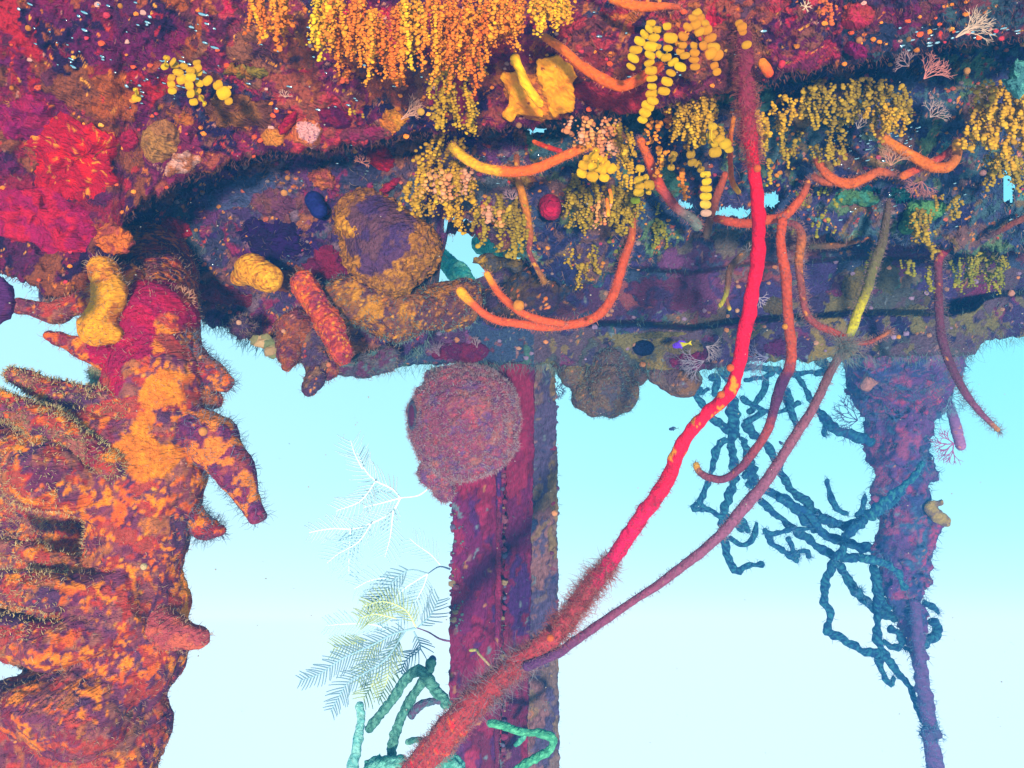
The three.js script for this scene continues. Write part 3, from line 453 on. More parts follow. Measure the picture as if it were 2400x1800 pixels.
sheet(ES, 'pale teal patch standing in for bright water at the right edge of the picture above the gold bush', 'sponge', 2385, 185, 30, 46, 0.2, (x, y) => 0.92, 0.02, two('#5aa8a0', '#3f7a80', 50), null, { rag: 0.4 });  // bright water in a gap, painted as a pale sheet
sheet(ES, 'violet and maroon crust on the beam web right of the curved rope', 'sponge', 1560, 690, 110, 40, 0.05, dC, 0.005, two('#5a2c54', '#3a2c5c', 30), null, { rag: 0.5 });
{ const gs = [], base = new THREE.IcosahedronGeometry(1, 1); for (let i = 0; i < 420; i++) { const d = rr(0.5, 2.6), g = base.clone(), s = px(rr(0.7, 1.7), 1) * d ** 0.5, p = P(rr(0, 2400), rr(0, 1800), d); g.scale(s, s * rr(0.6, 1), s); g.translate(p.x, p.y, p.z); gs.push(g); } solo('marine_snow', mergeGeometries(gs), plain('#e8e0d8', 0.9), 'fine pale marine snow drifting through the water in front of everything', 'marine snow', null, 'stuff'); }
// orange leaf sponge with its raised rib
{
  const t = thing('leaf_sponge', 'flat bright orange leaf-like sponge in two lobes with a yellow rib', 'sponge', P(1270, 220, 0.86));
  const lobe = (o) => { // outline in photograph pixels, filled as a thick fan with a ragged edge
    const s = new THREE.CatmullRomCurve3(o.map(([x, y]) => new THREE.Vector3(x, y, 0)), true, 'centripetal').getPoints(90); const cx = s.reduce((a, p) => a + p.x, 0) / s.length, cy = s.reduce((a, p) => a + p.y, 0) / s.length;
    const pos = [], c = [], idx = [], R = 12, S = s.length - 1;
    for (let i = 0; i <= R + 1; i++) for (let j = 0; j < S; j++) { const q = Math.min(1, i / R), x = cx + (s[j].x - cx) * q * (1 + 0.14 * q * N(s[j].x * 0.05, s[j].y * 0.05, 1) + 0.08 * q * N(s[j].x * 0.16, s[j].y * 0.16, 1)), y = cy + (s[j].y - cy) * q * (1 + 0.14 * q * N(s[j].x * 0.05, s[j].y * 0.05, 9)); let d = dA(x, y) * 0.5 + baseA(x, y) * 0.5 - 0.014 + (i > R ? 0.012 : 0.004 * q ** 6) + 0.006 * N(x * 0.03, y * 0.03, 4) + 0.0025 * N(x * 0.09, y * 0.09, 7); const p = P(x, y, d); pos.push(p.x, p.y, p.z); worley(p.x / 0.014, p.y / 0.014, p.z / 0.014); c.push(...mul(col(WO.f1 < 0.13 && WO.id2 > 0.6 ? '#7a2c20' : N(p.x * 50, p.y * 50, p.z * 50) > 0.25 ? '#ff9808' : '#ffa804'), grain(p.x, p.y, p.z) * 0.5 + 0.5)); if (i) { const A = (i - 1) * S + j, B = (i - 1) * S + (j + 1) % S; idx.push(A, A + S, B, B, A + S, B + S); } }
    return geo(pos, c, idx);
  };
  const ex = (x, y) => [600 + x * 0.3617, y * 0.3617];
  part('lobe', lobe([[1825, 400], [1900, 372], [1960, 362], [2035, 420], [2082, 490], [2050, 545], [2068, 640], [2055, 712], [1985, 738], [1930, 758], [1885, 690], [1850, 580], [1815, 480]].map((p) => ex(...p))), M.soft, t);
  part('lobe', lobe([[1585, 490], [1680, 465], [1730, 540], [1790, 620], [1840, 690], [1862, 762], [1790, 748], [1700, 745], [1650, 790], [1590, 740], [1640, 670], [1625, 580]].map((p) => ex(...p))), M.soft, t);
  sheet('skirt', null, null, 1262, 222, 78, 58, 0.2, (x, y) => (dA(x, y) + baseA(x, y)) / 2, 0.011, two('#d8801c', '#b8602c', 50), t, { rag: 0.3 });
  part('rib', tube(curveOf([[1665, 350], [1700, 430], [1745, 540], [1800, 620], [1855, 692]].map((p) => ex(...p)), 0.83, 0.85), (s) => 0.0052 - 0.001 * s, (s, x, y, z) => mul(col(N(x * 120, y * 120, z * 120) > 0.15 ? '#f0a008' : '#ffc010'), grain(x, y, z)), { bump: 0.15 }), M.soft, t, 'yellow rib across the two lobes');
}
// blurred purple lobe close to the lens at the left edge
solo('purple_lobe_sponge', lump([[-26, 690, 0.75, 52, -26, 715, 0.75, 50]], { cell: 0.003, relief: small, color: two('#5c2a68', '#6a2a5a', 40) }), M.crust, 'rounded purple sponge lobe poking in at the left edge of the picture', 'sponge');
{ // teal-lit sponge seen through the gap
  const pal = palette(['#4fb8a0', 3], ['#2f9a98', 3], ['#7ad0b8', 1.6]);  // turquoise light from the water painted into this palette
  solo('teal_lit_sponge', lump([[1020, 590, 1.9, 20, 1075, 640, 1.85, 22], [1075, 640, 1.85, 22, 1120, 690, 1.8, 18], [1130, 570, 1.8, 26, 1190, 590, 1.75, 24], [1150, 545, 1.85, 24, 1210, 560, 1.8, 22]], { k: 0.02, cell: 0.0045, relief: (x, y, z) => 0.005 * N(x * 110, y * 110, z * 110) + 0.003 * N(x * 220, y * 220, z * 220), color: (x, y, z) => crust(x, y, z, pal, 0.02, 0.4) }), M.crust, 'bumpy sponge branches painted as turquoise-lit in the gap behind the wreck', 'sponge');
  solo('stub_sponge', lump([[1118, 607, 1.2, 10, 1150, 613, 1.21, 12], [1150, 613, 1.21, 12, 1210, 620, 1.24, 16]], { cell: 0.0028, relief: small, color: (x, y, z) => crust(x, y, z, palette(['#6a5a30', 2], ['#4a4a50', 3], ['#b89018', 1]), 0.02, 0.4) }), M.crust, 'short dark stub sponge with a yellow end reaching into the cyan gap', 'sponge');
  solo('turquoise_lit_ledge', lump([[1960, 452, 1.55, 26, 2060, 470, 1.5, 30], [2080, 440, 1.5, 20, 2150, 470, 1.5, 28], [2020, 430, 1.55, 14]], { k: 0.02, cell: 0.0045, relief: (x, y, z) => 0.012 * fbm(x * 50, y * 50, z * 50) + 0.003 * N(x * 200, y * 200, z * 200), color: (x, y, z) => crust(x, y, z, pal, 0.02, 0.4) }), M.crust, 'lumpy ledge with painted turquoise light glimpsed through the gaps below the sagging orange-brown rope', 'sponge');
  solo('dark_lump_sponge', lump([[1250, 690, 1.28, 60, 1170, 720, 1.3, 50], [1330, 640, 1.3, 44, 1260, 660, 1.28, 40]], { k: 0.03, relief: small, color: (x, y, z) => crust(x, y, z, palette(['#3a2c4c', 3], ['#4a3a3a', 3], ['#2a3a58', 3], ['#5a4a30', 1.5]), 0.025, 0.4, dotsO) }), M.crust, 'dark furry lump behind the curved orange rope sponge', 'sponge');
  solo('green_sponge', lump([[2150, 500, 1.2, 26, 2125, 530, 1.19, 16], [2150, 500, 1.2, 24, 2190, 490, 1.2, 22]], { cell: 0.003, relief: small, color: two('#3f7a58', '#5a9a60', 40) }), M.crust, 'smooth green sponge fold at right, above the olive sprigs', 'sponge');
  solo('green_sponge', lump([[1990, 500, 1.22, 16, 2030, 505, 1.21, 18], [2050, 490, 1.22, 14, 2070, 478, 1.22, 14]], { cell: 0.003, relief: small, color: two('#4a9038', '#3a8a60', 50) }), M.crust, 'leafy green lump under the branching orange rope sponge at right', 'sponge');
}
// ---------------------------------------------------------------- the sponge-covered pillar at the left
{
  const D = 0.95, pal = palette(['#8a4450', 4], ['#7a3a58', 4], ['#9a5a50', 3], ['#6a2c50', 3], ['#b0663c', 2], ['#8c2c3c', 2], ['#5a3458', 2]);
  const spots = []; for (const [x, y, rx, ry, kind] of [[325, 740, 70, 120, 0], [350, 690, 80, 60, 0], [290, 830, 40, 80, 0], [300, 900, 30, 40, 0], [232, 660, 36, 30, 1], [238, 720, 34, 60, 1], [222, 775, 44, 34, 1], [400, 935, 42, 42, 2], [360, 830, 40, 16, 2], [370, 1010, 40, 36, 2], [360, 1080, 60, 40, 2], [420, 1090, 50, 24, 2]]) { const p = P(x, y, D); spots.push([p.x, p.y, rx * U * D, ry * U * D, kind]); }
  const hue = [two('#a00c48', '#b81040', 40), two('#f0960c', '#c86818', 45, 0.2), two('#f08a10', '#e07818', 60)];
  const color = (x, y, z) => {
    const w = 0.02 * N(x * 22, y * 22, z * 22) + 0.012 * N(x * 70, y * 70, z * 70), w2 = 0.02 * N(x * 22 + 9, y * 22, z * 22);
    for (const [a, b, rx, ry, k] of spots) if (Math.hypot((x + w - a) / rx, (y + w2 - b) / ry) < 1) return hue[k](x, y, z);
    const o = 0.8 * fbm(x * 14, y * 26, z * 14, 2) + 0.55 * N(x * 95, y * 95, z * 95) + 0.35 * N(x * 210, y * 210, z * 210), b2 = N(x * 30 + 5, y * 46, z * 30) + 0.4 * N(x * 120, y * 120, z * 120);
    if (o <= 0.17 && b2 > 0.22) return mul(mixc(col('#b83a30'), col('#a8483c'), sm(0.2, 0.6, b2)), grain(x, y, z));
    if (o > (y < P(0, 1590, 0.93).y ? 0.3 : 0.17)) return mul(mixc(col('#f88a10'), col('#e0641c'), sm(0.2, 0.5, N(x * 40 + 3, y * 40, z * 40) + 0.3)), grain(x, y, z));
    return crust(x, y, z, pal, 0.03, 0.45, dotsO);
  };
  const t = thing('sponge_pillar', 'orange and crimson sponge-covered pillar with finger ridges filling the left side', 'sponge pillar', P(250, 1200, D));
  const trunk = [
    [350, 620, 1.2, 110, 358, 760, 1.0, 92], [358, 760, 0.99, 86, 365, 900, 0.97, 102], [365, 900, 0.97, 102, 352, 1110, 0.96, 112], [352, 1110, 0.96, 112, 330, 1230, 0.96, 104], [330, 1230, 0.96, 102, 298, 1335, 0.96, 88], [298, 1335, 0.96, 88, 300, 1400, 0.96, 98], [300, 1400, 0.96, 100, 312, 1520, 0.96, 108], [312, 1520, 0.96, 104, 245, 1625, 0.95, 110], [245, 1625, 0.95, 110, 215, 1830, 0.94, 140],
    [60, 1120, 1.08, 100, 200, 1150, 1.03, 100], [40, 1300, 1.09, 80, 160, 1330, 1.03, 90], [40, 1480, 1.09, 70, 180, 1500, 1.03, 90], [40, 1740, 0.96, 150], [408, 1412, 0.98, 30], [350, 1712, 0.96, 46], [60, 1660, 0.90, 60, 200, 1690, 0.89, 80]];
  const ridges = [[-40, 1055, 0.91, 80, 110, 1105, 0.88, 84], [110, 1105, 0.88, 84, 270, 1165, 0.93, 62], [-30, 1277, 0.92, 20, 70, 1290, 0.9, 24], [70, 1290, 0.9, 24, 170, 1330, 0.91, 24], [-30, 1366, 0.90, 36, 110, 1385, 0.87, 42], [110, 1385, 0.87, 42, 270, 1395, 0.91, 50], [-30, 1478, 0.89, 50, 110, 1512, 0.87, 58], [110, 1512, 0.87, 58, 280, 1455, 0.91, 60], [170, 985, 0.91, 36, 280, 1040, 0.92, 50]];
  const L = [...trunk, ...ridges], f1 = capsules(trunk, 0.03, () => 0), f2 = capsules(ridges, 0.008, () => 0), k = 0.012;
  const f = (x, y, z) => { const a = f1(x, y, z), b = f2(x, y, z), h = Math.max(k - Math.abs(a - b), 0) / k; let d = Math.min(a, b) - h * h * k * 0.25; if (d < 0.05) d += 0.007 * fbm(x * 26, y * 26, z * 26) + 0.0028 * N(x * 120, y * 120, z * 120) + 0.0012 * N(x * 300, y * 300, z * 300); return d; };
  const b = boundsOf(L, 0.015); b.min.x = Math.max(b.min.x, P(-130, 900, 1).x); b.min.y = Math.max(b.min.y, P(0, 1930, 1).y);
  const g = sdfMesh(f, b.min, b.max, 0.0034, color); part('trunk', g, M.crust, t);
  const fing = (list, label, c2) => { const q = lump(list, { k: 0.012, cell: 0.003, relief: (x, y, z) => 0.007 * fbm(x * 30, y * 30, z * 30) + 0.002 * N(x * 130, y * 130, z * 130), color: c2 ?? color }); part('finger', q, M.crust, t, label); return q; };
  const rootsOf = [];
  rootsOf.push(fing([[230, 690, 0.97, 34, 130, 735, 0.96, 24], [130, 735, 0.96, 22, 48, 718, 0.95, 20]], 'grey-yellow finger reaching left'));
  rootsOf.push(fing([[300, 660, 1.0, 40, 170, 665, 1.0, 24], [170, 650, 1.0, 20, 60, 628, 1.0, 16]], 'upper dark finger'));
  rootsOf.push(fing([[290, 860, 0.95, 40, 200, 815, 0.94, 24], [200, 815, 0.94, 22, 116, 788, 0.93, 13]], 'orange tapering finger'));
  rootsOf.push(fing([[300, 960, 0.94, 60, 150, 935, 0.92, 36], [150, 935, 0.92, 34, 34, 880, 0.9, 24]], 'blunt pale-topped finger'));
  rootsOf.push(fing([[260, 1090, 0.90, 40, 120, 1000, 0.88, 38], [120, 1000, 0.88, 36, -20, 940, 0.86, 34]], 'greenish-topped finger at the edge'));
  rootsOf.push(fing([[420, 830, 0.98, 52, 490, 880, 0.98, 34], [490, 880, 0.98, 32, 528, 896, 0.98, 20]], 'short right finger with hairy top'));
  rootsOf.push(fing([[470, 920, 0.98, 30, 500, 940, 0.99, 22]], 'grey lower lip of the short finger'));
  rootsOf.push(fing([[430, 1000, 0.96, 60, 496, 1030, 0.95, 58], [496, 1030, 0.95, 56, 546, 1100, 0.95, 44], [546, 1100, 0.95, 42, 600, 1205, 0.96, 22]], 'big drooping finger', (x, y, z) => N(x * 30, y * 30, z * 30) + 0.6 * N(x * 90, y * 90, z * 90) > 0.08 ? mul(col('#e8822c'), grain(x, y, z)) : crust(x, y, z, palette(['#8c3458', 3], ['#6a2c60', 3], ['#a04a4c', 1]), 0.02, 0.4)));
  rootsOf.push(fing([[420, 1200, 0.96, 50, 480, 1235, 0.97, 26], [480, 1235, 0.97, 24, 514, 1244, 0.97, 14]], 'small hairy nub'));
  rootsOf.push(fing([[340, 1440, 0.94, 50, 400, 1482, 0.93, 34], [400, 1482, 0.93, 34, 468, 1496, 0.93, 26]], 'pointing reddish finger', two('#c8604a', '#a84a50', 50)));
  rootsOf.push(fing([[245, 640, 0.95, 38, 262, 690, 0.935, 34], [258, 690, 0.935, 32, 225, 770, 0.935, 36], [222, 770, 0.935, 34, 266, 784, 0.935, 22]], 'golden-yellow lumpy growth', two('#f2a010', '#c87020', 45, 0.3)));
  rootsOf.push(fing([[225, 870, 1.0, 18, 232, 910, 0.99, 16]], 'pale green translucent bag', two('#8ac0b0', '#a8b890', 50)));
  const hairMix = () => mixc(col('#a87870'), col('#c0ac88'), rnd());
  for (const q of [g]) { const m = part('turf', hairsOn(q, 9000, 0.007, 0.00025, hairMix, { bend: 0.7 }), M.hair, t); m.userData.kind = 'stuff'; }
  rootsOf.forEach((q, i) => { const tip = [5, 7, 8].includes(i); const m = part('turf', hairsOn(q, tip ? 900 : 350, tip ? 0.013 : 0.007, 0.0003, tip ? () => mixc(col('#5a5878'), col('#6a8a9a'), rnd()) : hairMix, { bend: 0.8 }), M.hair, t); m.userData.kind = 'stuff'; });
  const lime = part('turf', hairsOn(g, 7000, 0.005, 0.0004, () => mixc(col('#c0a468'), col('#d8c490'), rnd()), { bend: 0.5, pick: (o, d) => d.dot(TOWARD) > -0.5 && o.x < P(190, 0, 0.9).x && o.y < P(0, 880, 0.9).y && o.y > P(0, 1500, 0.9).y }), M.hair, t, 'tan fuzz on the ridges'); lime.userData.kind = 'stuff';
  for (const i of [3, 4]) { const m = part('turf', hairsOn(rootsOf[i], 1800, 0.005, 0.0005, () => mixc(col('#a89860'), col('#c4b484'), rnd()), { bend: 0.5, pick: (o, d) => d.dot(TOWARD) > -0.6 }), M.hair, t); m.userData.kind = 'stuff'; }
}

// ---------------------------------------------------------------- rope sponges
const ropeColor = (list, speck = '#e09030', dens = 0.32) => { // list: [t, colour] along the length
  const cs = list.map(([t, h]) => [t, col(h)]);
  return (t, x, y, z) => {
    const q = t + 0.025 * N(x * 120, y * 120, z * 120); let c = cs[cs.length - 1][1];
    if (q <= cs[0][0]) c = cs[0][1]; else for (let i = 1; i < cs.length; i++) if (q <= cs[i][0]) { const [a, b] = [cs[i - 1], cs[i]]; c = mixc(a[1], b[1], sm(0, 1, (q - a[0]) / (b[0] - a[0]))); break; }
    const n = N(x * 170, y * 170, z * 170); if (n > dens + 0.25) c = mixc(c, col(speck), 0.75);
    return mul(c, grain(x, y, z));
  };
};

function rope(name, label, cat, branches, group) { // branches: [pts, d0, d1, [[t, radius px]...], colour, hairs, hair length]
  const first = branches[0][0][0], t = thing(name, label, cat, P(first[0], first[1], branches[0][1]), group);
  for (const [pts, d0, d1, rad, color, hn = 0, hl = 0.006] of branches) {
    const rl = pl(rad), g = tube(curveOf(pts, d0, d1), (s) => px(rl(s), d0 + (d1 - d0) * s), color, { sides: 16, step: 0.003, bump: 0.08, freq: 90 });
    part('stem', g, M.soft, t);
    if (hn) { const m = part('fuzz', hairsOn(g, hn, hl, 0.00028, () => mixc(color(0.5, rr(0, 1), rr(0, 1), 0), col('#a8a8a8'), 0.35), { bend: 0.8 }), M.hair, t); m.userData.kind = 'stuff'; }
  }
  return t;
}
const RS = 'orange rope sponges hanging under the wreck', OR = '#d8561e', OR2 = '#c4502a', TIP = '#f0a018';
rope('rope_sponge', 'forked orange rope sponge with two yellow tips, hooking above the steel column', 'rope sponge', [
  [[[1484, 500], [1480, 558], [1464, 605], [1450, 653], [1435, 696], [1413, 729], [1381, 750], [1337, 761], [1272, 766], [1233, 761], [1164, 750], [1135, 736], [1106, 710], [1085, 689], [1072, 674]], 1.16, 1.12, [[0, 8], [0.3, 11.5], [0.7, 10], [0.92, 9], [0.97, 12], [1, 10]], ropeColor([[0, '#a85a24'], [0.2, OR2], [0.9, '#d85a2c'], [0.95, TIP], [1, '#f8b010']]), 900],
  [[[1325, 760], [1269, 750], [1229, 736], [1197, 714], [1171, 689], [1153, 663], [1138, 636]], 1.125, 1.10, [[0, 9], [0.6, 9], [1, 8]], ropeColor([[0, '#d85a2c'], [0.8, '#d0581f'], [0.95, TIP], [1, TIP]]), 350]], RS);
rope('rope_sponge', 'thick yellow-ended orange rope sponge sagging like a smile below the algae curtain', 'rope sponge', [
  [[[1052, 338], [1092, 372], [1135, 394], [1186, 402], [1244, 398], [1305, 374], [1359, 349], [1400, 330]], 0.94, 0.93, [[0, 11], [0.4, 13], [1, 10]], ropeColor([[0, '#f0b818'], [0.33, '#f0a81c'], [0.4, '#e8641c'], [0.85, '#e0681c'], [0.95, '#e8a020'], [1, '#d89820']]), 500, 0.004]], RS);
rope('rope_sponge', 'orange rope sponge running from the leaf sponge behind the large yellow algae chains', 'rope sponge', [
  [[[1270, 82], [1323, 119], [1363, 155], [1410, 184], [1453, 201], [1489, 190], [1518, 174], [1555, 150]], 0.835, 0.83, [[0, 9], [0.5, 13], [1, 12]], ropeColor([[0, '#e0701c'], [0.5, '#e86418'], [1, '#d85018']]), 300, 0.004]], RS);
rope('rope_sponge', 'flat-lying orange rope sponge along the top edge of the picture', 'rope sponge', [
  [[[1425, -6], [1475, 12], [1525, 16], [1560, 14], [1596, 18]], 0.80, 0.80, [[0, 9], [0.5, 12], [1, 6]], ropeColor([[0, '#e87018'], [0.6, '#e0681c'], [1, '#b85030']]), 100, 0.004]], RS);
rope('rope_sponge', 'orange rope sponge with a yellow knob at its bend, far right under the plate', 'rope sponge', [
  [[[2050, 305], [2088, 336], [2132, 362], [2164, 380], [2193, 393], [2225, 390], [2242, 368], [2243, 325]], 1.06, 1.04, [[0, 10], [0.6, 13], [0.85, 11], [0.97, 12], [1, 11]], ropeColor([[0, '#c87838'], [0.2, '#d87818'], [0.6, '#d06818'], [0.88, '#b0682c'], [0.93, '#f0a81c'], [1, '#f8b828']]), 200],
  [[[2236, 345], [2211, 365], [2179, 383], [2142, 400], [2108, 416]], 1.06, 1.07, [[0, 8], [1, 10]], ropeColor([[0, '#a83a38'], [0.7, '#c04a30'], [1, '#d06a20']]), 120]], RS);
rope('rope_sponge', 'orange-brown rope sponge sagging in front of the bubbles, left of the yellow-knobbed one', 'rope sponge', [
  [[[1912, 368], [1930, 400], [1954, 421], [1991, 430], [2027, 418], [2059, 403], [2100, 410]], 1.09, 1.08, [[0, 9], [0.5, 12.5], [0.8, 10], [1, 6]], ropeColor([[0, '#b8552c'], [0.5, '#cc601f'], [0.85, '#b85a30'], [1, '#7a4a4a']]), 300],
  [[[1902, 410], [1925, 424], [1954, 430]], 1.10, 1.09, [[0, 8], [1, 9]], ropeColor([[0, '#8a4a40'], [1, '#c05a28']]), 80]], RS);
rope('rope_sponge', 'orange rope sponge slanting down from the yellow algae, ending grey against the bright gap', 'rope sponge', [
  [[[1498, 322], [1518, 369], [1536, 416], [1562, 459], [1590, 492], [1620, 512], [1641, 538]], 1.04, 1.1, [[0, 9], [0.3, 12], [0.7, 10], [1, 13]], ropeColor([[0, '#d86a20'], [0.35, '#c4482c'], [0.6, '#a84848'], [0.8, '#6a6a6a'], [1, '#6a7a74']]), 350]], RS);
rope('rope_sponge', 'short straight brown rope sponge crossing behind the pale-tipped bead chain', 'rope sponge', [
  [[[1702, 402], [1684, 450], [1668, 495], [1655, 560]], 1.12, 1.14, [[0, 7], [0.5, 11], [1, 9]], ropeColor([[0, '#a84a2c'], [0.5, '#8a4838'], [1, '#6a5a50']]), 150]], RS);
rope('rope_sponge', 'long branching orange-brown rope sponge hooking to a yellow tip before the blue tangle', 'rope sponge', [
  [[[1835, 508], [1829, 560], [1833, 600], [1843, 652], [1845, 710], [1849, 765], [1855, 812], [1851, 859], [1829, 905], [1815, 956], [1798, 1010], [1765, 1061], [1734, 1098], [1696, 1123], [1661, 1119], [1638, 1104], [1630, 1084]], 1.06, 1.22, [[0, 11], [0.25, 12], [0.5, 12.5], [0.62, 11], [0.9, 9], [0.97, 8], [1, 7]], ropeColor([[0, '#c04c2c'], [0.42, '#b04a34'], [0.5, '#4c2a58'], [0.6, '#5a3058'], [0.66, '#9a4248'], [0.85, '#7a3c5c'], [0.96, '#8a4a5a'], [0.985, '#e0a040'], [1, '#f0b840']], '#c07040', 0.4), 900],
  [[[1895, 420], [1886, 448], [1866, 478], [1838, 506], [1800, 515], [1745, 524], [1713, 520], [1672, 510]], 1.08, 1.1, [[0, 7], [0.3, 11], [0.6, 11], [1, 9]], ropeColor([[0, '#8a4838'], [0.2, '#c0522c'], [1, '#b0442c']]), 400]], RS);
rope('rope_sponge', 'slim dull red rope sponge bending round to the fuzzy knot on the olive rope', 'rope sponge', [
  [[[1842, 522], [1866, 528], [1878, 548], [1877, 575], [1872, 605], [1875, 650], [1882, 700], [1893, 740], [1918, 763], [1951, 777], [1978, 790]], 1.10, 1.08, [[0, 8], [0.2, 11], [0.4, 8.5], [1, 8]], ropeColor([[0, '#7a3a48'], [0.3, '#b86a34'], [0.45, '#8a4a44'], [0.7, '#8a4448'], [1, '#b8483c']]), 900, 0.009],
  [[[1984, 800], [2000, 803], [2034, 803], [2063, 790], [2088, 775]], 1.07, 1.05, [[0, 7], [0.6, 5], [1, 5]], ropeColor([[0, '#6a5058'], [0.5, '#984a44'], [1, '#b06a40']]), 400, 0.008],
  [[[1974, 782], [1977, 800], [1975, 822]], 1.075, 1.07, [[0, 10], [1, 6]], ropeColor([[0, '#c04a34'], [1, '#a85048']]), 100]], RS);
rope('rope_sponge', 'slim brownish rope sponge dangling below the smile-shaped orange one', 'rope sponge', [
  [[[1210, 360], [1214, 416], [1226, 463], [1237, 514], [1243, 557], [1240, 587], [1250, 613], [1265, 640], [1278, 666]], 1.02, 1.12, [[0, 7], [0.3, 9.5], [0.5, 8.5], [0.7, 6], [1, 7]], ropeColor([[0, '#8a4a2c'], [0.25, '#c87c20'], [0.45, '#b86a24'], [0.7, '#8a3a48'], [1, '#9a6a2c']], '#e0a020', 0.12), 250]], RS);
rope('rope_sponge', 'thin short orange finger with a hooked yellow tip just left of the thick red rope', 'rope sponge', [
  [[[1720, 272], [1712, 326], [1712, 380], [1717, 427], [1734, 455]], 1.0, 1.0, [[0, 5], [0.5, 6], [0.9, 6.5], [1, 6]], ropeColor([[0, '#c87818'], [0.5, '#c84c28'], [0.85, '#d06820'], [0.95, '#f0a818'], [1, '#f0a818']]), 100, 0.004]], RS);
rope('rope_sponge', 'dark hairy mauve rope sponge ending in a fine tip over open water at far right', 'rope sponge', [
  [[[2252, 540], [2229, 573], [2202, 605], [2200, 667], [2201, 732], [2208, 794], [2222, 841], [2244, 888], [2269, 931], [2298, 967], [2342, 1011]], 1.25, 1.3, [[0, 10], [0.2, 9], [0.5, 10], [0.75, 9], [1, 5]], ropeColor([[0, '#a01c44'], [0.1, '#8a2a44'], [0.2, '#6a3448'], [0.6, '#5a3450'], [0.9, '#7a4468'], [0.98, '#a87050'], [1, '#c09050']]), 1300, 0.012]], RS);
rope('rope_sponge', 'olive-brown rope sponge lying along the top of the lower beam at right', 'rope sponge', [
  [[[1895, 578], [1962, 574], [2016, 556], [2068, 536]], 1.26, 1.22, [[0, 6], [0.6, 10], [1, 8]], ropeColor([[0, '#4a4a40'], [0.5, '#7a5038'], [0.8, '#96562c'], [1, '#6a4a38']]), 200]], RS);
rope('rope_sponge', 'dull brown rope sponge slanting up to the right edge of the picture', 'rope sponge', [
  [[[2310, 558], [2345, 540], [2380, 520], [2430, 500]], 1.2, 1.15, [[0, 6], [1, 9]], ropeColor([[0, '#4a4450'], [0.5, '#7a4038'], [1, '#7a4a40']]), 100]], RS);
rope('rope_sponge', 'small forked olive rope sponge with two yellow-green tips left of the thick red rope', 'rope sponge', [
  [[[1748, 588], [1717, 620], [1708, 640], [1706, 665], [1699, 698], [1685, 720]], 1.3, 1.3, [[0, 6], [0.3, 8.5], [0.8, 5.5], [1, 5]], ropeColor([[0, '#6a5440'], [0.6, '#6a4838'], [0.85, '#90902c'], [1, '#b8b020']]), 120],
  [[[1700, 694], [1706, 712], [1711, 728]], 1.3, 1.3, [[0, 5], [0.6, 4], [1, 5.5]], ropeColor([[0, '#7a4a40'], [0.6, '#7a4c40'], [0.85, '#b0a028'], [1, '#c0b428']])]], RS);
rope('rope_sponge', 'pair of small orange finger tips hanging among the pinkish algae', 'rope sponge', [
  [[[1422, 464], [1425, 490], [1425, 508]], 0.98, 0.98, [[0, 4], [1, 5.5]], ropeColor([[0, '#e0701c'], [0.6, '#f08c18'], [1, '#f8b020']])],
  [[[1428, 442], [1432, 460], [1433, 478]], 0.97, 0.97, [[0, 4], [1, 4.5]], ropeColor([[0, '#e0701c'], [1, '#f8a820']])]], RS);
rope('rope_sponge', 'thin hooked olive rope sponge hanging under the green sprigs at centre', 'rope sponge', [
  [[[1533, 500], [1535, 540], [1536, 580], [1522, 610]], 1.2, 1.22, [[0, 4], [0.5, 5], [1, 3]], ropeColor([[0, '#7a7420'], [0.6, '#a06a24'], [1, '#8a4440']]), 60]], RS);
rope('rope_sponge', 'short scarlet twig of rope sponge above the smile-shaped orange one', 'rope sponge', [
  [[[1248, 330], [1275, 342], [1318, 356]], 1.0, 0.98, [[0, 5], [1, 6.5]], ropeColor([[0, '#e06018'], [0.5, '#c83818'], [1, '#b02c2c']])]], RS);
rope('rope_sponge', 'tiny orange drop-shaped finger hanging over the dark beam, right of the green sprigs', 'rope sponge', [
  [[[1578, 500], [1580, 530], [1580, 544]], 1.2, 1.2, [[0, 3], [0.6, 5], [1, 7]], ropeColor([[0, '#8a4030'], [0.6, '#e07018'], [1, '#f89818']])]], RS);
rope('rope_sponge', 'lumpy orange and red finger right of the purple stalk of the red rope', 'rope sponge', [
  [[[1782, 138], [1795, 160], [1808, 180]], 0.84, 0.84, [[0, 10], [0.5, 12], [1, 9]], ropeColor([[0, '#e08018'], [1, '#e85020']])],
  [[[1836, 142], [1828, 160]], 0.85, 0.85, [[0, 9], [1, 8]], ropeColor([[0, '#d83040'], [1, '#b02c40']])]], RS);
rope('rope_sponge', 'olive to mauve rope sponge running down to meet the red rope at the column', 'rope sponge', [
  [[[2082, 470], [2078, 511], [2067, 569], [2048, 624], [2030, 685], [2009, 736], [1996, 775], [1976, 818], [1947, 870], [1922, 924], [1897, 971], [1868, 1014], [1838, 1062], [1819, 1092], [1781, 1146], [1734, 1200], [1696, 1246], [1650, 1288], [1596, 1330], [1550, 1365], [1497, 1400], [1410, 1459], [1345, 1504], [1305, 1532], [1268, 1548], [1225, 1566]], 1.14, 1.085, [[0, 7], [0.08, 12], [0.2, 11], [0.3, 10], [0.45, 12], [0.55, 14], [0.8, 9], [1, 12]],
    ropeColor([[0, '#5a4a40'], [0.06, '#5c5440'], [0.14, '#66663c'], [0.19, '#b8b028'], [0.24, '#c0bc30'], [0.255, '#6a6468'], [0.3, '#6a4c54'], [0.4, '#8a5468'], [0.6, '#8a5474'], [0.8, '#884464'], [1, '#5c3468']], '#a8787a', 0.4), 2600, 0.006]]);
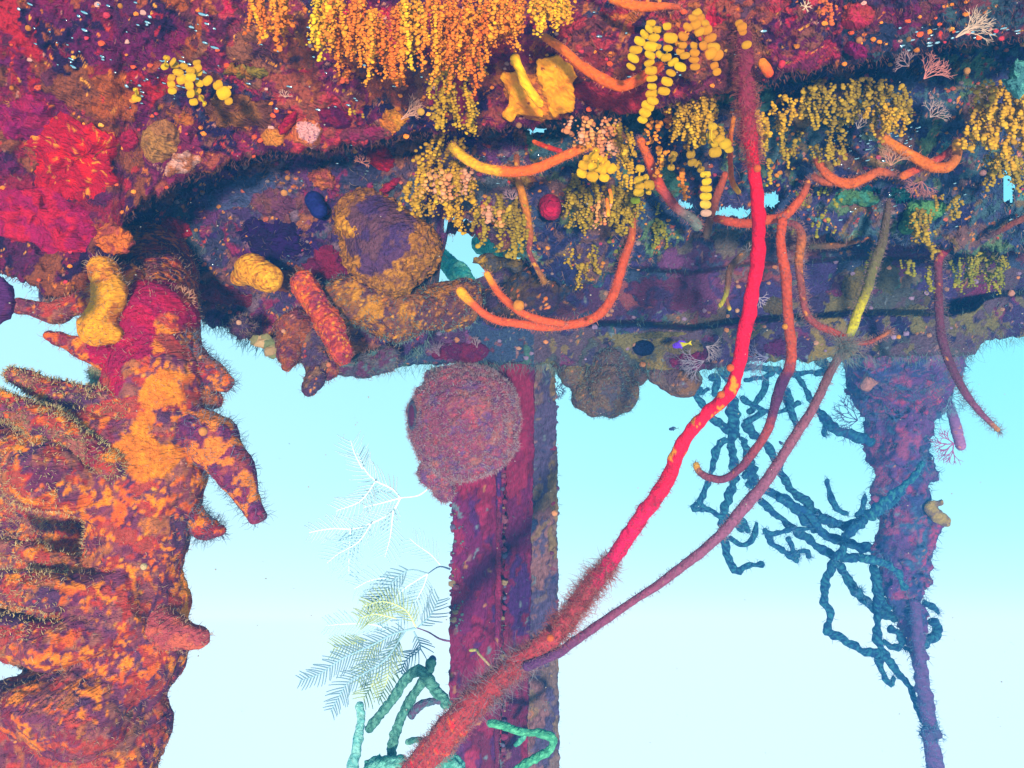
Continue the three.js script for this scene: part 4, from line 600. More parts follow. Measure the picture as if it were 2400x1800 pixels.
{ // knot of hydroids at the node
  const roots = []; for (let i = 0; i < 260; i++) { const a = rr(0, 6.28), r = rr(0, 20); roots.push([P(1978 + r * Math.cos(a), 815 + 1.4 * r * Math.sin(a), 1.06), new THREE.Vector3(rr(-1, 1), rr(-1, 0.6), rr(-0.2, 0.8))]); }
  solo('hydroid_tuft', hairs(roots, 0.03, 0.0003, () => mixc(col('#6a8a90'), col('#8a7a70'), rnd()), 0.4), M.hair, 'wispy blue-grey hydroid tuft on the knot where olive and slim red ropes meet', 'hydroid');
}
{ // the long red rope
  const t = thing('red_rope', 'long thick vivid red rope sponge crossing the picture from top right to bottom centre', 'rope sponge', P(1752, 285, 0.9));
  const pts = [[1742, 60], [1748, 160], [1750, 240], [1753, 285], [1760, 345], [1767, 392], [1775, 465], [1779, 540], [1776, 600], [1766, 667], [1750, 755], [1736, 830], [1722, 890], [1702, 930], [1664, 962], [1627, 1002], [1595, 1048], [1562, 1128], [1508, 1204], [1465, 1269], [1432, 1315], [1378, 1382], [1302, 1486], [1215, 1553], [1107, 1650], [1030, 1738], [960, 1818], [920, 1870]];
  const d0 = 0.86, d1 = 1.15, rl = pl([[0, 18], [0.1, 20], [0.115, 15], [0.25, 17], [0.42, 17], [0.48, 18], [0.55, 20], [0.62, 19], [0.66, 24], [0.7, 22], [0.78, 26], [0.84, 32], [0.9, 34], [0.95, 28], [1, 26]]);
  const base = ropeColor([[0, '#6a2440'], [0.06, '#8a2c44'], [0.098, '#a02838'], [0.105, '#d00428'], [0.3, '#e00838'], [0.46, '#e0103c'], [0.56, '#dc1454'], [0.61, '#c41c54'], [0.645, '#9a4048'], [0.7, '#b04048'], [0.8, '#a83c40'], [0.9, '#b03c3c'], [1, '#a83448']], '#e03844', 0.6);
  const color = (s, x, y, z) => { const o = N(x * 90, y * 60, z * 90) + 0.5 * N(x * 240, y * 240, z * 240); if (s > 0.34 && s < 0.46 && o > 0.34) return mul(col('#f0901c'), grain(x, y, z)); if (s > 0.86 && s < 0.97 && o > 0.3) return mul(col(o > 0.5 ? '#f01828' : '#e06020'), grain(x, y, z)); const q = base(s, x, y, z); if (s > 0.105 && s < 0.62 && N(x * 55, y * 30, z * 55) + 0.4 * N(x * 200, y * 200, z * 200) > 0.42) return mixc(q, mul(col('#8a1838'), grain(x, y, z)), 0.6); return q; };
  const cv = curveOf(pts, d0, d1), g = tube(cv, (s) => px(rl(s), d0 + (d1 - d0) * s), color, { sides: 22, step: 0.0026, bump: 0.13, freq: 85 });
  part('stem', g, M.soft, t);
  const near = (a, b) => { const q = []; for (let i = 0; i <= 40; i++) q.push(cv.getPointAt(a + (b - a) * i / 40)); return (o) => q.some((p) => p.distanceToSquared(o) < 0.0011); };
  const fuzz = (a, b, n, len, c0, c1) => { const m = part('fuzz', hairsOn(g, n, len, 0.0003, () => mixc(col(c0), col(c1), rnd()), { bend: 0.9, pick: near(a, b) }), M.hair, t); m.userData.kind = 'stuff'; };
  fuzz(0.5, 0.63, 900, 0.006, '#c03858', '#a8606c'); fuzz(0, 0.1, 1600, 0.010, '#8a3448', '#b06a58'); fuzz(0.62, 0.98, 6000, 0.010, '#a04448', '#a88a84'); fuzz(0.63, 0.68, 900, 0.022, '#a03c48', '#b0604c'); fuzz(0.77, 0.82, 500, 0.028, '#7a4458', '#8a9aa8'); fuzz(0.11, 0.6, 260, 0.005, '#c02848', '#a05a68');
  for (const [x, y, d] of [[1775, 395, 0.86], [1712, 862, 0.96], [1290, 1495, 1.06], [1690, 925, 0.97]]) part('bump', new THREE.SphereGeometry(px(9, d), 12, 8).translate(...P(x, y, d).toArray()), plain('#f0702c'), t);
}
// ---------------------------------------------------------------- hanging algae of flat round segments
const segG = [0, 1, 2, 3].map((k) => { const g = new THREE.SphereGeometry(1, 14, 10), p = g.attributes.position; for (let i = 0; i < p.count; i++) { let x = p.getX(i), y = p.getY(i), z = p.getZ(i); const a = Math.atan2(y, x), f = 1 + 0.10 * N(Math.cos(a) * 1.3 + k * 9, Math.sin(a) * 1.3, k * 3) - 0.10 * Math.max(0, Math.sin(a)) ** 6; const e = Math.sign(x) * Math.abs(x) ** 0.82, h = Math.sign(y) * Math.abs(y) ** 0.9; p.setXYZ(i, e * f, h * f, z * 0.34 * (1 + 0.2 * N(x * 2 + k, y * 2, 5))); } g.computeVertexNormals(); g.userData.local = true; return g; });
// chains: lists of photograph points; every segment is a mesh of its own
function bigAlgae(label, chains, d, hw, hh, colors, group) {
  const t = thing('segmented_algae', label, 'algae', P(chains[0][0][0], chains[0][0][1], d), group), Q = new THREE.Quaternion(), E = new THREE.Euler();
  chains.forEach((ch, ci) => {
    const c = new THREE.Group(); c.name = 'chain'; t.add(c); const dd = d + rr(-0.008, 0.012);
    ch.forEach((s, i) => {
      const [x, y, k = 1] = s, nx = ch[Math.min(i + 1, ch.length - 1)], pv = ch[Math.max(i - 1, 0)], a = Math.atan2(nx[0] - pv[0], nx[1] - pv[1] || 1e-6);
      const h = ch.tone?.[i] ?? colors[Math.floor(rnd() * colors.length)], m = new THREE.Mesh(segG[Math.floor(rnd() * 4)], plain(h, 0.55)); m.name = 'segment'; m.castShadow = m.receiveShadow = true;
      m.position.copy(P(x, y, dd - 0.002 * (i % 2))).sub(t.position); m.quaternion.copy(TURN).multiply(Q.setFromEuler(E.set(rr(-0.35, 0.35), rr(-0.5, 0.5), clamp(a, -1, 1) * 0.7 + rr(-0.15, 0.15)))); const q = rr(0.9, 1.1) * k; m.scale.set(px(hw, d) * q, px(hh, d) * q, px(Math.min(hw, hh), d) * q); c.add(m);
    });
    if (ch.length > 1) { const g = tube(curveOf(ch, dd + 0.002, dd + 0.002), () => px(2.2, d), () => col(colors[0]), { sides: 6, step: 0.006, bump: 0 }); part('stalk', g, M.soft, t); }
  });
  return t;
}
const z1 = (l) => l.map(([x, y, k]) => [x * 0.3617, y * 0.3617, k]), z3 = (l) => l.map(([x, y, k]) => [1200 + x * 0.3617, y * 0.3617, k]);
const Y1 = ['#ffcc00', '#fac000', '#ffc400', '#f2b400'], Y2 = ['#f0a010', '#e89414', '#f0ac10'], Y3 = ['#e0b010', '#d0a410', '#e8c010'], Y4 = ['#b8941c', '#a88818', '#c8a018'];
const AG = undefined;
bigAlgae('bright yellow segmented algae sprig with round discs on the purple plate at upper left', [z1([[1080, 375, 0.8], [1068, 430], [1120, 400, 0.9]]), z1([[1130, 420], [1150, 462], [1112, 502], [1110, 546, 0.9], [1116, 588, 0.9]]), z1([[1190, 428, 0.9], [1160, 470, 1.1], [1175, 515, 1.1]]), z1([[1235, 455, 0.9], [1235, 500, 1.15], [1226, 552, 1.25], [1236, 606, 1.2], [1255, 660, 1]]), z1([[1290, 470, 0.9], [1292, 540, 1], [1280, 592, 0.9], [1302, 635, 0.8], [1325, 672, 0.7]]), z1([[1275, 405, 0.9], [1280, 440, 1.1], [1345, 522, 1.3], [1412, 550, 1.15], [1450, 602, 1.5], [1482, 656, 0.9]])], 0.83, 11, 9.5, Y1);
bigAlgae('tiny yellow algae sprig of three discs left of the bright yellow sprig', [z1([[878, 580, 0.7], [886, 608, 0.8], [885, 634, 1.1]])], 0.85, 9, 8, Y1);
bigAlgae('large golden-yellow segmented algae with long dangling chains at upper centre right', [
  z3([[900, 150, 0.8], [890, 186], [858, 222], [828, 266, 1.1], [802, 322, 1.15], [786, 376, 1.1], [771, 432, 0.95]]),
  z3([[940, 190, 0.9], [918, 242], [900, 300, 1.15], [895, 356], [890, 406, 0.9], [902, 456], [906, 508, 1.05], [908, 560, 0.95], [906, 606, 1.05], [912, 652, 1.15], [882, 686, 1.1], [862, 730, 1.1], [846, 776, 0.95]]),
  z3([[1005, 170, 0.9], [1028, 245, 1.2], [1010, 312, 0.85], [1000, 372], [1045, 402, 1.05], [1090, 432, 1.2], [1030, 472, 0.95], [1005, 528, 1.1], [985, 590, 1.05]]), z3([[960, 355, 0.8], [940, 300, 0.8]])], 0.77, 13.5, 9.8, Y1);
bigAlgae('orange-gold segmented algae clump to the right of the long yellow chains', [z3([[1200, 85], [1225, 118], [1252, 150], [1262, 194], [1286, 246, 1.2], [1308, 305, 1.2], [1325, 355, 1.35]]), z3([[1175, 118], [1190, 160], [1215, 205], [1240, 295, 1.1], [1290, 345, 1.2]]), z3([[1140, 175], [1110, 235], [1105, 292, 0.95], [1120, 360, 0.95]]), z3([[1180, 295, 0.8], [1183, 342, 0.9], [1180, 386, 0.9], [1186, 432, 0.95]]), z3([[1078, 282, 0.75], [1090, 330, 0.9]]), z3([[1312, 425, 0.8], [1328, 465, 0.9]])], 0.79, 12.5, 10.5, Y2);
bigAlgae('compact bright yellow fan of flat segments at the right end of the smile-shaped orange rope', [z3([[545, 975, 0.8], [530, 1010], [524, 1082], [522, 1142, 1.1]]), z3([[490, 1030, 0.9], [466, 1070, 1.05], [454, 1122, 1.1]]), z3([[590, 1040, 0.9], [585, 1095], [598, 1150, 1]]), z3([[610, 1070, 0.9], [645, 1092, 1.1]]), z3([[560, 1030, 0.8], [555, 1090, 0.9]])], 0.9, 12.5, 11, Y1);
bigAlgae('mustard segmented algae chain ending in one green disc, left of the slanting orange rope', [z3([[832, 1090], [822, 1162], [828, 1205], [822, 1246, 1.2]]), z3([[862, 1152, 0.9], [890, 1198, 1.3], [885, 1245, 0.8]]), Object.assign(z3([[800, 1298, 1.05]]), { tone: ['#8aa818'] })], 0.98, 11.5, 9.5, Y3);
bigAlgae('vertical chain of wide yellow segments ending in a pale pink disc', [Object.assign(z3([[1255, 1130, 0.85], [1262, 1176, 0.95], [1259, 1222], [1257, 1272, 1.08], [1254, 1324, 1.05], [1257, 1380, 0.95]]), { tone: ['#f8d020', '#f8d010', '#f0c408', '#f0c810', '#f4cc40', '#e8b8a0'] })], 0.9, 14.5, 9.4, Y1);
bigAlgae('dull gold segmented algae branch above the pale-tipped chain', [z3([[1160, 1000, 1.1], [1168, 1052], [1205, 1062], [1225, 1098, 0.9]]), z3([[1050, 1000, 0.9], [1036, 1030], [1032, 1084, 0.9]])], 0.95, 11, 9, Y4);
bigAlgae('bright gold segmented algae bunch left of the thin orange finger', [z3([[1300, 820, 0.9], [1288, 880, 0.9], [1312, 932], [1318, 985, 1.15]]), z3([[1345, 905, 1], [1382, 932, 1.15], [1404, 965, 0.95]])], 0.92, 12, 10.5, Y3);
bigAlgae('small gold segmented algae sprig above the top of the red rope', [z3([[1470, 150, 0.8], [1490, 175, 1.1], [1495, 205, 0.9]]), z3([[1520, 290, 1.1]])], 0.8, 11, 10, Y2);

// smaller strands of beads
const beadG = new THREE.SphereGeometry(1, 8, 6); beadG.deleteAttribute('uv');
function strands(label, starts, d, r, colors, group, { sway = 0.25, dense = 1.5, tipLight } = {}) { // starts: [x, y, length px, lean]
  const t = thing('bead_algae', label, 'algae', P(starts[0][0], starts[0][1], d), group);
  r *= 0.86;
  for (const [x0, y0, len, lean = 0] of starts) {
    const gs = []; let x = x0, y = y0, dx = lean, dd = d + rr(-0.025, 0.02); const step = r * dense, n = Math.max(2, Math.round(len / step)), tone = rnd();
    for (let i = 0; i < n; i++) {
      dx = dx * 0.92 + rr(-sway, sway) * 0.5; x += dx * step; y += step; const s = px(r, d) * (rnd() < 0.15 ? rr(1.15, 1.6) : rr(0.65, 1.15)), g = beadG.clone(); g.scale(s * 1.12, s * 0.92, s * 0.6); g.rotateY(rr(-0.6, 0.6)); g.rotateZ(rr(-0.4, 0.4));
      const side = n > 5 && rnd() < 0.45 ? rr(-1.6, 1.6) * r : 0, p = P(x + side, y, dd + rr(-0.003, 0.003)); g.translate(p.x, p.y, p.z);
      const k = mul(colors(clamp(tone * 0.75 + rnd() * 0.25, 0, 1)), (tipLight && i > n - 3 ? 1.2 : 1) * rr(0.8, 1.15)), c = new Float32Array(g.attributes.position.count * 3); for (let q = 0; q < c.length; q += 3) { c[q] = k[0]; c[q + 1] = k[1]; c[q + 2] = k[2]; } g.setAttribute('color', new THREE.BufferAttribute(c, 3)); gs.push(g);
      if (n > 4) for (let e = rnd() < 0.75 ? 2 : 1; e--;) { const h = g.clone(), f = rr(0.45, 0.85), m = 1 - f, o = P(x + side + rr(-2.6, 2.6) * r, y + rr(-1.5, 1.5) * r, dd + rr(0.0, 0.014)), tn = rr(0.55, 0.95), ha = h.attributes.position, hc = h.attributes.color; for (let v = 0; v < ha.count; v++) { ha.setXYZ(v, o.x + (ha.getX(v) - p.x) * f, o.y + (ha.getY(v) - p.y) * f, o.z + (ha.getZ(v) - p.z) * f); hc.setXYZ(v, hc.getX(v) * tn, hc.getY(v) * tn, hc.getZ(v) * tn); } gs.push(h); }
    }
    part('strand', mergeGeometries(gs), M.bead, t);
  }
  return t;
}
const many = (n, x0, x1, y0, y1, l0, l1, lean = 0.15) => Array.from({ length: n }, () => [rr(x0, x1), rr(y0, y1), rr(l0, l1), rr(-lean, lean)]);
const bush = (n, x0, x1, y0, y1, l0, l1) => Array.from({ length: Math.round(n * 1.9) }, () => { const q = rnd(); return [rr(x0 - 8, x1 + 8), rr(y0 - 22, y1 + 18), rr(l0 * 0.4, l1) * (0.55 + 0.6 * q), rr(-0.75, 0.75)]; });
const cO = palette(['#d86a14', 3], ['#e07818', 4], ['#e88a18', 3], ['#f09a18', 2.4], ['#f4b018', 1.6]), cOY = palette(['#d88018', 2], ['#e89a18', 3], ['#f0b418', 3], ['#f8c818', 2]), cOl = palette(0.85, ['#98801c', 3], ['#a8901c', 3], ['#b89c1c', 2], ['#c8a81c', 1.4]), cGo = palette(0.9, ['#c89a14', 3], ['#d8a814', 3], ['#b8901c', 2], ['#e0b820', 1.5]), cPk = palette(['#d88a58', 3], ['#d89a78', 3], ['#e0a058', 2], ['#c87848', 2]), cGr = palette(['#88861c', 3], ['#78801f', 2], ['#98901f', 2]), cRd = palette(['#d05830', 2], ['#d86a30', 2], ['#c04838', 1]);
const CU = undefined;
const curtain = [
  ['upper left end of the orange bead algae curtain, sparse and short', 16, 575, 690, -30, 30, 40, 120, cO, 5],
  ['yellow-beaded stretch of the algae curtain near its left end', 10, 735, 775, -20, 10, 60, 150, cOY, 6],
  ['orange bead algae clump hanging from the top edge left of the long tapering tassel', 18, 770, 860, -20, 40, 60, 140, cO, 5],
  ['long tapering orange tassel of bead algae reaching lowest on the left of the curtain', 16, 860, 960, 10, 90, 70, 150, cO, 5],
  ['bright yellow-orange bead algae strands in the middle of the curtain', 14, 940, 1000, -10, 40, 70, 140, cOY, 5.5],
  ['dense orange bead algae in the middle right of the curtain', 26, 1000, 1130, -20, 60, 80, 190, cO, 5],
  ['orange bead algae at the right end of the curtain, glowing red at its fringe', 20, 1130, 1230, -20, 30, 60, 110, cO, 5],
  ['gold bead algae tuft right of the curtain, above the leaf sponge', 24, 1250, 1350, -20, 30, 25, 60, cOY, 5]];
for (const [label, n, x0, x1, y0, y1, l0, l1, c, r] of curtain) strands(label, [...many(n, x0, x1, y0, y1, l0, l1), ...many(n >> 1, x0, x1, y0, y0 + 20, l0 * 0.8, l1 * 0.9)], 0.76, r, c);
strands('reddish orange bead tassel slanting down at the left of the curtain', [[790, 60, 100, -0.1], [785, 70, 110, -0.05], [800, 55, 60, -0.1]], 0.77, 5, cO);
strands('slanting orange tassel below the middle of the curtain', [[880, 90, 80, 0.5], [890, 90, 110, 0.45], [905, 95, 90, 0.4], [915, 110, 90, 0.35], [900, 80, 100, 0.5], [930, 120, 80, 0.2]], 0.78, 5, cO);
strands('long dangling strands of bead algae below the curtain, ending in yellow beads', [[1030, 120, 190, -0.1], [1045, 130, 160, 0.1], [1060, 140, 160, 0], [1075, 130, 150, 0.1], [1040, 200, 95, -0.1], [1030, 170, 110, -0.05], [1060, 190, 70, 0.05], [1010, 170, 60, -0.2]], 0.8, 5, cGo);
strands('separate golden string of beads curving right of the dangling strands', [[1090, 200, 110, 0.2], [1100, 210, 100, 0.25], [1115, 235, 75, -0.05], [1108, 240, 60, 0]], 0.82, 5, cGo);
strands('bead algae strand pair hanging in front of the leaf sponge edge', [[1105, 80, 75, 0.2], [1118, 100, 50, 0.1], [1125, 130, 50, 0.2]], 0.8, 5, cOY);
strands('large mustard and pink bead algae bush left of the smile-shaped orange rope', [...bush(16, 985, 1110, 385, 410, 60, 130, 0.3), ...bush(8, 960, 1000, 440, 460, 25, 50, 0.3), ...bush(6, 1010, 1070, 310, 340, 40, 90, 0.3)], 1.0, 5.5, cGo);
strands('pink-beaded strands in the middle of the mustard bush', [[1005, 400, 60, 0], [1018, 405, 60, 0.1], [1045, 395, 75, 0.05], [1052, 405, 60, 0], [1090, 390, 70, 0.05], [1100, 395, 60, -0.1]], 0.98, 6.5, cPk);
strands('leafy mustard bead branch reaching left from the bush', [[1010, 330, 25, -1.6], [1015, 345, 28, -1.7], [1020, 350, 30, -1.5]], 0.98, 6, cGo);
strands('olive bead algae bush hanging in front of the bright gap', [...bush(20, 1125, 1225, 470, 510, 45, 95, 0.25)], 1.06, 5.5, cOl);
strands('pale pink bead strands on top of the olive bush at the gap', [[1132, 475, 30, 0], [1145, 478, 40, 0.1], [1170, 490, 35, 0]], 1.04, 6, cPk);
strands('pinkish bead algae right above the yellow fan', [...bush(18, 1350, 1440, 285, 310, 30, 60, 0.3)], 0.92, 6, cPk);
strands('gold bead strands trailing right of the yellow fan', [...bush(10, 1440, 1475, 290, 330, 40, 80, 0.2), ...bush(6, 1450, 1480, 370, 400, 20, 40, 0.2)], 0.93, 5, cGo);
strands('olive-gold bead algae bush left of the thick red rope', [...bush(22, 1590, 1660, 215, 250, 40, 100, 0.3), ...bush(8, 1590, 1620, 270, 290, 40, 60, 0.1), ...bush(8, 1640, 1680, 280, 310, 20, 50, 0.3)], 0.96, 5.5, cGo);
strands('dim orange bead algae strands hanging behind the long yellow chains', [[1530, 270, 60, 0], [1540, 280, 55, 0.1], [1560, 250, 45, 0], [1570, 255, 40, 0.1], [1545, 340, 30, 0], [1555, 350, 60, -0.1], [1600, 390, 80, 0]], 1.02, 6, cO);
strands('gold bead algae tuft just right of the red rope', [...bush(14, 1768, 1800, 275, 290, 15, 45, 0.3), ...bush(10, 1800, 1880, 235, 250, 15, 40, 0.4), [1830, 250, 60, 0.1], [1838, 255, 55, 0]], 0.98, 5, cGo);
strands('wide olive-gold bead algae bush under the plate at right', [...bush(34, 1890, 2060, 200, 240, 25, 75, 0.3), ...bush(14, 2060, 2120, 205, 230, 30, 70, 0.3)], 1.02, 5.2, cOl);
strands('gold bead strands below the right bush, in front of the bubbles', [...bush(12, 2045, 2120, 255, 275, 30, 60, 0.3)], 1.0, 5.5, cGo);
strands('sparse olive strands hanging between red rope and bubbles', [...bush(10, 1790, 1960, 290, 330, 30, 70, 0.2), [1802, 370, 60, 0.05], [1845, 345, 50, 0.1]], 1.05, 4.6, cOl);
strands('big gold bead algae bush at the right edge', [...bush(34, 2290, 2420, 200, 250, 50, 110, 0.3), ...bush(10, 2260, 2310, 300, 315, 15, 35, 0.5), ...bush(8, 2320, 2370, 310, 325, 30, 60, 0.2)], 1.0, 6, cGo);
strands('thin olive bead strands below the big bush at the right edge', bush(12, 2320, 2390, 370, 390, 30, 70, 0.3), 1.08, 5, cOl);
strands('pink and olive bead algae mass right of the crimson ball sponge', [...bush(24, 1350, 1470, 450, 490, 25, 70, 0.3), ...bush(8, 1340, 1400, 415, 430, 30, 60, 0.2)], 1.06, 4.8, cOl);
strands('salmon bead cluster in the olive mass', bush(12, 1380, 1430, 470, 495, 15, 40, 0.4), 1.045, 4.8, cPk);
strands('thin olive bead strands dropping over the upper edge of the beam at centre', [...bush(12, 1355, 1460, 530, 550, 25, 60, 0.3)], 1.2, 4.4, cGr);
strands('small olive-green bead bush above the curved forked rope sponge', [...bush(14, 1330, 1385, 585, 600, 20, 60, 0.25)], 1.2, 4.6, cOl);
strands('mixed olive algae strands hanging left of the slanting orange rope', [...bush(10, 1455, 1500, 440, 470, 30, 80, 0.15), [1480, 470, 60, 0]], 1.05, 4.8, cOl);
strands('green sprigs of algae over the beam right of the curved rope', [...bush(10, 1530, 1570, 490, 510, 20, 60, 0.3)], 1.18, 4.6, cGr);
strands('yellow-green sprig of algae near the green sponge fold', [...bush(12, 2140, 2180, 505, 525, 20, 60, 0.4), ...bush(8, 2180, 2250, 460, 475, 15, 30, 0.5)], 1.15, 4.6, cOl);
strands('feathery olive fan of algae over the dark beam at far right', [...bush(20, 2270, 2340, 605, 625, 25, 55, 0.6), [2250, 600, 70, -0.1], [2230, 610, 60, 0.2]], 1.3, 4, cGr);
strands('short mixed sprigs of algae behind the hairy mauve rope', [[2130, 610, 30, 0], [2140, 612, 35, 0.1], [2110, 605, 25, 0], [2175, 620, 60, 0], [2180, 630, 50, 0]], 1.26, 4.4, cGr);
strands('string of green beads curling beside the olive rope', [[2044, 585, 50, -0.3], [2030, 610, 30, 0.1]], 1.16, 4, cGr);
strands('short gold sprig on the plate under the purple hull, left of the pink lump', [[820, 250, 20, 0], [828, 255, 14, 0.3], [850, 262, 14, 0]], 0.9, 4.6, cGo);
strands('scattered orange beads below the reddish tassel', [...bush(7, 775, 820, 140, 165, 12, 30, 0.5)], 0.86, 5, cRd);
strands('orange bead cluster near the top right corner', [...bush(6, 1930, 1950, 8, 20, 10, 20, 0.5)], 0.78, 5, cRd);
strands('grainy yellow-green algae under the right green lump', [...bush(12, 1870, 1960, 440, 520, 12, 30, 0.4)], 1.15, 4.2, cGr);

// fine white and pink branching hydroids on the wreck
function twig(gs, p, dir, len, rad, depth, color, plane) {
  const e = p.clone().addScaledVector(dir, len), mid = p.clone().lerp(e, 0.5).addScaledVector(plane, rr(-0.1, 0.1) * len), g = tube(new THREE.QuadraticBezierCurve3(p, mid, e), (t) => rad * (1 - 0.4 * t), () => mul(color, rr(0.9, 1.1)), { sides: 5, step: len / 5, bump: 0.1, capped: false });
  gs.push(g); if (!depth) return;
  const n = depth > 1 ? 3 : 2; for (let i = 0; i < n; i++) { const d2 = dir.clone().applyAxisAngle(TOWARD, rr(0.25, 0.75) * (i % 2 ? 1 : -1) * (i === 2 ? 0.4 : 1)).addScaledVector(TOWARD, rr(-0.3, 0.3)).normalize(); twig(gs, p.clone().lerp(e, rr(0.55, 1)), d2, len * rr(0.6, 0.85), rad * 0.75, depth - 1, color, plane); }
}
function hydroid(label, x, y, d, ang, len, color, { fans = 3, depth = 3, rad = 1.6, spread = 0.8 } = {}) {
  const gs = [], p = P(x, y, d), right = new THREE.Vector3(1, 0, 0);
  for (let i = 0; i < fans; i++) { const a = ang + (fans > 1 ? (i / (fans - 1) - 0.5) * spread * 2 : 0), dir = right.clone().multiplyScalar(Math.cos(a)).addScaledVector(UPV, -Math.sin(a)).addScaledVector(TOWARD, rr(0, 0.5)).normalize(); twig(gs, p, dir, px(len, d) * 0.45, px(rad * 0.7, d), depth, mul(col(color), 0.8), UPV); }
  const g = mergeGeometries(gs); return solo('hydroid', g, M.hair, label, 'hydroid');
}
hydroid('long pale cream hydroid spray near the top right corner', 2240, 88, 0.8, -0.55, 85, '#e8c8b0', { fans: 4, spread: 0.16, rad: 2.4 });
hydroid('pink fan-shaped hydroid under the plate at right', 2165, 185, 0.9, -0.9, 62, '#e09088', { fans: 4, spread: 0.6, rad: 2 });
hydroid('faint white hydroid left of the pink fan', 2130, 155, 0.9, -2.4, 40, '#b09098', { fans: 3 });
hydroid('pinkish hydroid fan below the bubbles, over the sagging orange-brown rope', 2088, 388, 1.06, -1.6, 50, '#d09a80', { fans: 5, spread: 1, rad: 1.8 });
hydroid('pink hydroid fan hanging beside the pale bright spot at right', 2160, 425, 1.1, 1.8, 46, '#c08080', { fans: 5, spread: 0.9, rad: 1.8 });
hydroid('white hydroid sprig on the dark plate left of the right-edge bush', 2180, 275, 0.98, -0.9, 44, '#c0a8a8', { fans: 4, spread: 0.8 });
hydroid('small white hydroid above the bubbles under the wide bush', 2010, 302, 1.04, -1.2, 32, '#c0b0b0', { fans: 4 });
hydroid('pale blue hydroid fan beside the green sponge fold', 2125, 545, 1.2, 1.8, 36, '#7a90b0', { fans: 5, spread: 1 });
hydroid('golden hydroid sprig at the left edge over the magenta crust', 44, 222, 0.9, -0.5, 40, '#e09830', { fans: 6, spread: 2.4, rad: 2 });
hydroid('golden hydroid sprig on top of the scarlet patch', 186, 318, 0.93, -0.9, 46, '#d09828', { fans: 3, spread: 0.5, rad: 2.2 });
hydroid('cream star-shaped hydroid at the top edge right of the red rope', 1888, 16, 0.78, -1.5, 24, '#f0d0b0', { fans: 6, spread: 2.6, depth: 1, rad: 2 });
hydroid('pale pink hydroid with an orange base left of the hanging algae', 940, 280, 0.88, -0.5, 60, '#e0a890', { fans: 3, spread: 0.2, rad: 2.2 });
hydroid('tiny white hydroid near the golden lump', 668, 228, 0.9, -1.4, 24, '#d8a898', { fans: 5, spread: 1.2, depth: 2 });
hydroid('tiny pink hydroid on the slate plate left of the scarlet square', 848, 382, 1.05, -1.2, 26, '#d08878', { fans: 5, spread: 1.6, depth: 2 });
hydroid('whitish hydroid tuft above the crimson ball sponge', 1200, 468, 1.06, -1.5, 30, '#b090a0', { fans: 5, spread: 1.2 });
hydroid('tangled cream hydroid beside the crimson face of the left pillar', 425, 705, 1.0, -1.2, 40, '#d8a080', { fans: 7, spread: 2.6, rad: 1.8 });
hydroid('white star hydroid on the thick red rope near the forked olive rope', 1752, 588, 1.0, -2.4, 26, '#c8b0b0', { fans: 6, spread: 2, depth: 1 });
hydroid('wispy white hydroid on the right side of the red rope', 1778, 698, 1.0, 0.6, 30, '#b0a8c0', { fans: 3, spread: 0.7, depth: 2 });
hydroid('pale hydroid fan under the plum crust at the beam edge', 1650, 846, 1.48, 2.8, 60, '#9a98b0', { fans: 5, spread: 0.5 });
hydroid('wide lacy hydroid fan under the beam behind the red rope', 1800, 838, 1.48, 2.9, 70, '#8a90b8', { fans: 6, spread: 0.5 });
hydroid('pale hydroid on the beam flange between small purple fish and red rope', 1655, 812, 1.45, 0.5, 42, '#a8a0b0', { fans: 5, spread: 0.7 });
hydroid('small cream hydroid at the top of the rear flange', 1280, 868, 1.6, -1.0, 34, '#a8b090', { fans: 4, spread: 0.4 });
hydroid('dark twiggy hydroid on the right edge of the column near the beam', 1302, 912, 1.62, 0.3, 26, '#4a5a80', { fans: 5, spread: 1.2 });
hydroid('pale hydroid on the wine-red crust above the ball sponge, left one', 1030, 835, 1.44, -2.0, 34, '#8a7a90', { fans: 3, spread: 0.3 });
hydroid('pale hydroid on the wine-red crust above the ball sponge, right one', 1118, 815, 1.44, -1.7, 26, '#9a8a98', { fans: 2, spread: 0.3 });
hydroid('olive hydroid tuft under the ball sponge', 1042, 1108, 1.5, -1.0, 34, '#8a8868', { fans: 5, spread: 0.9 });

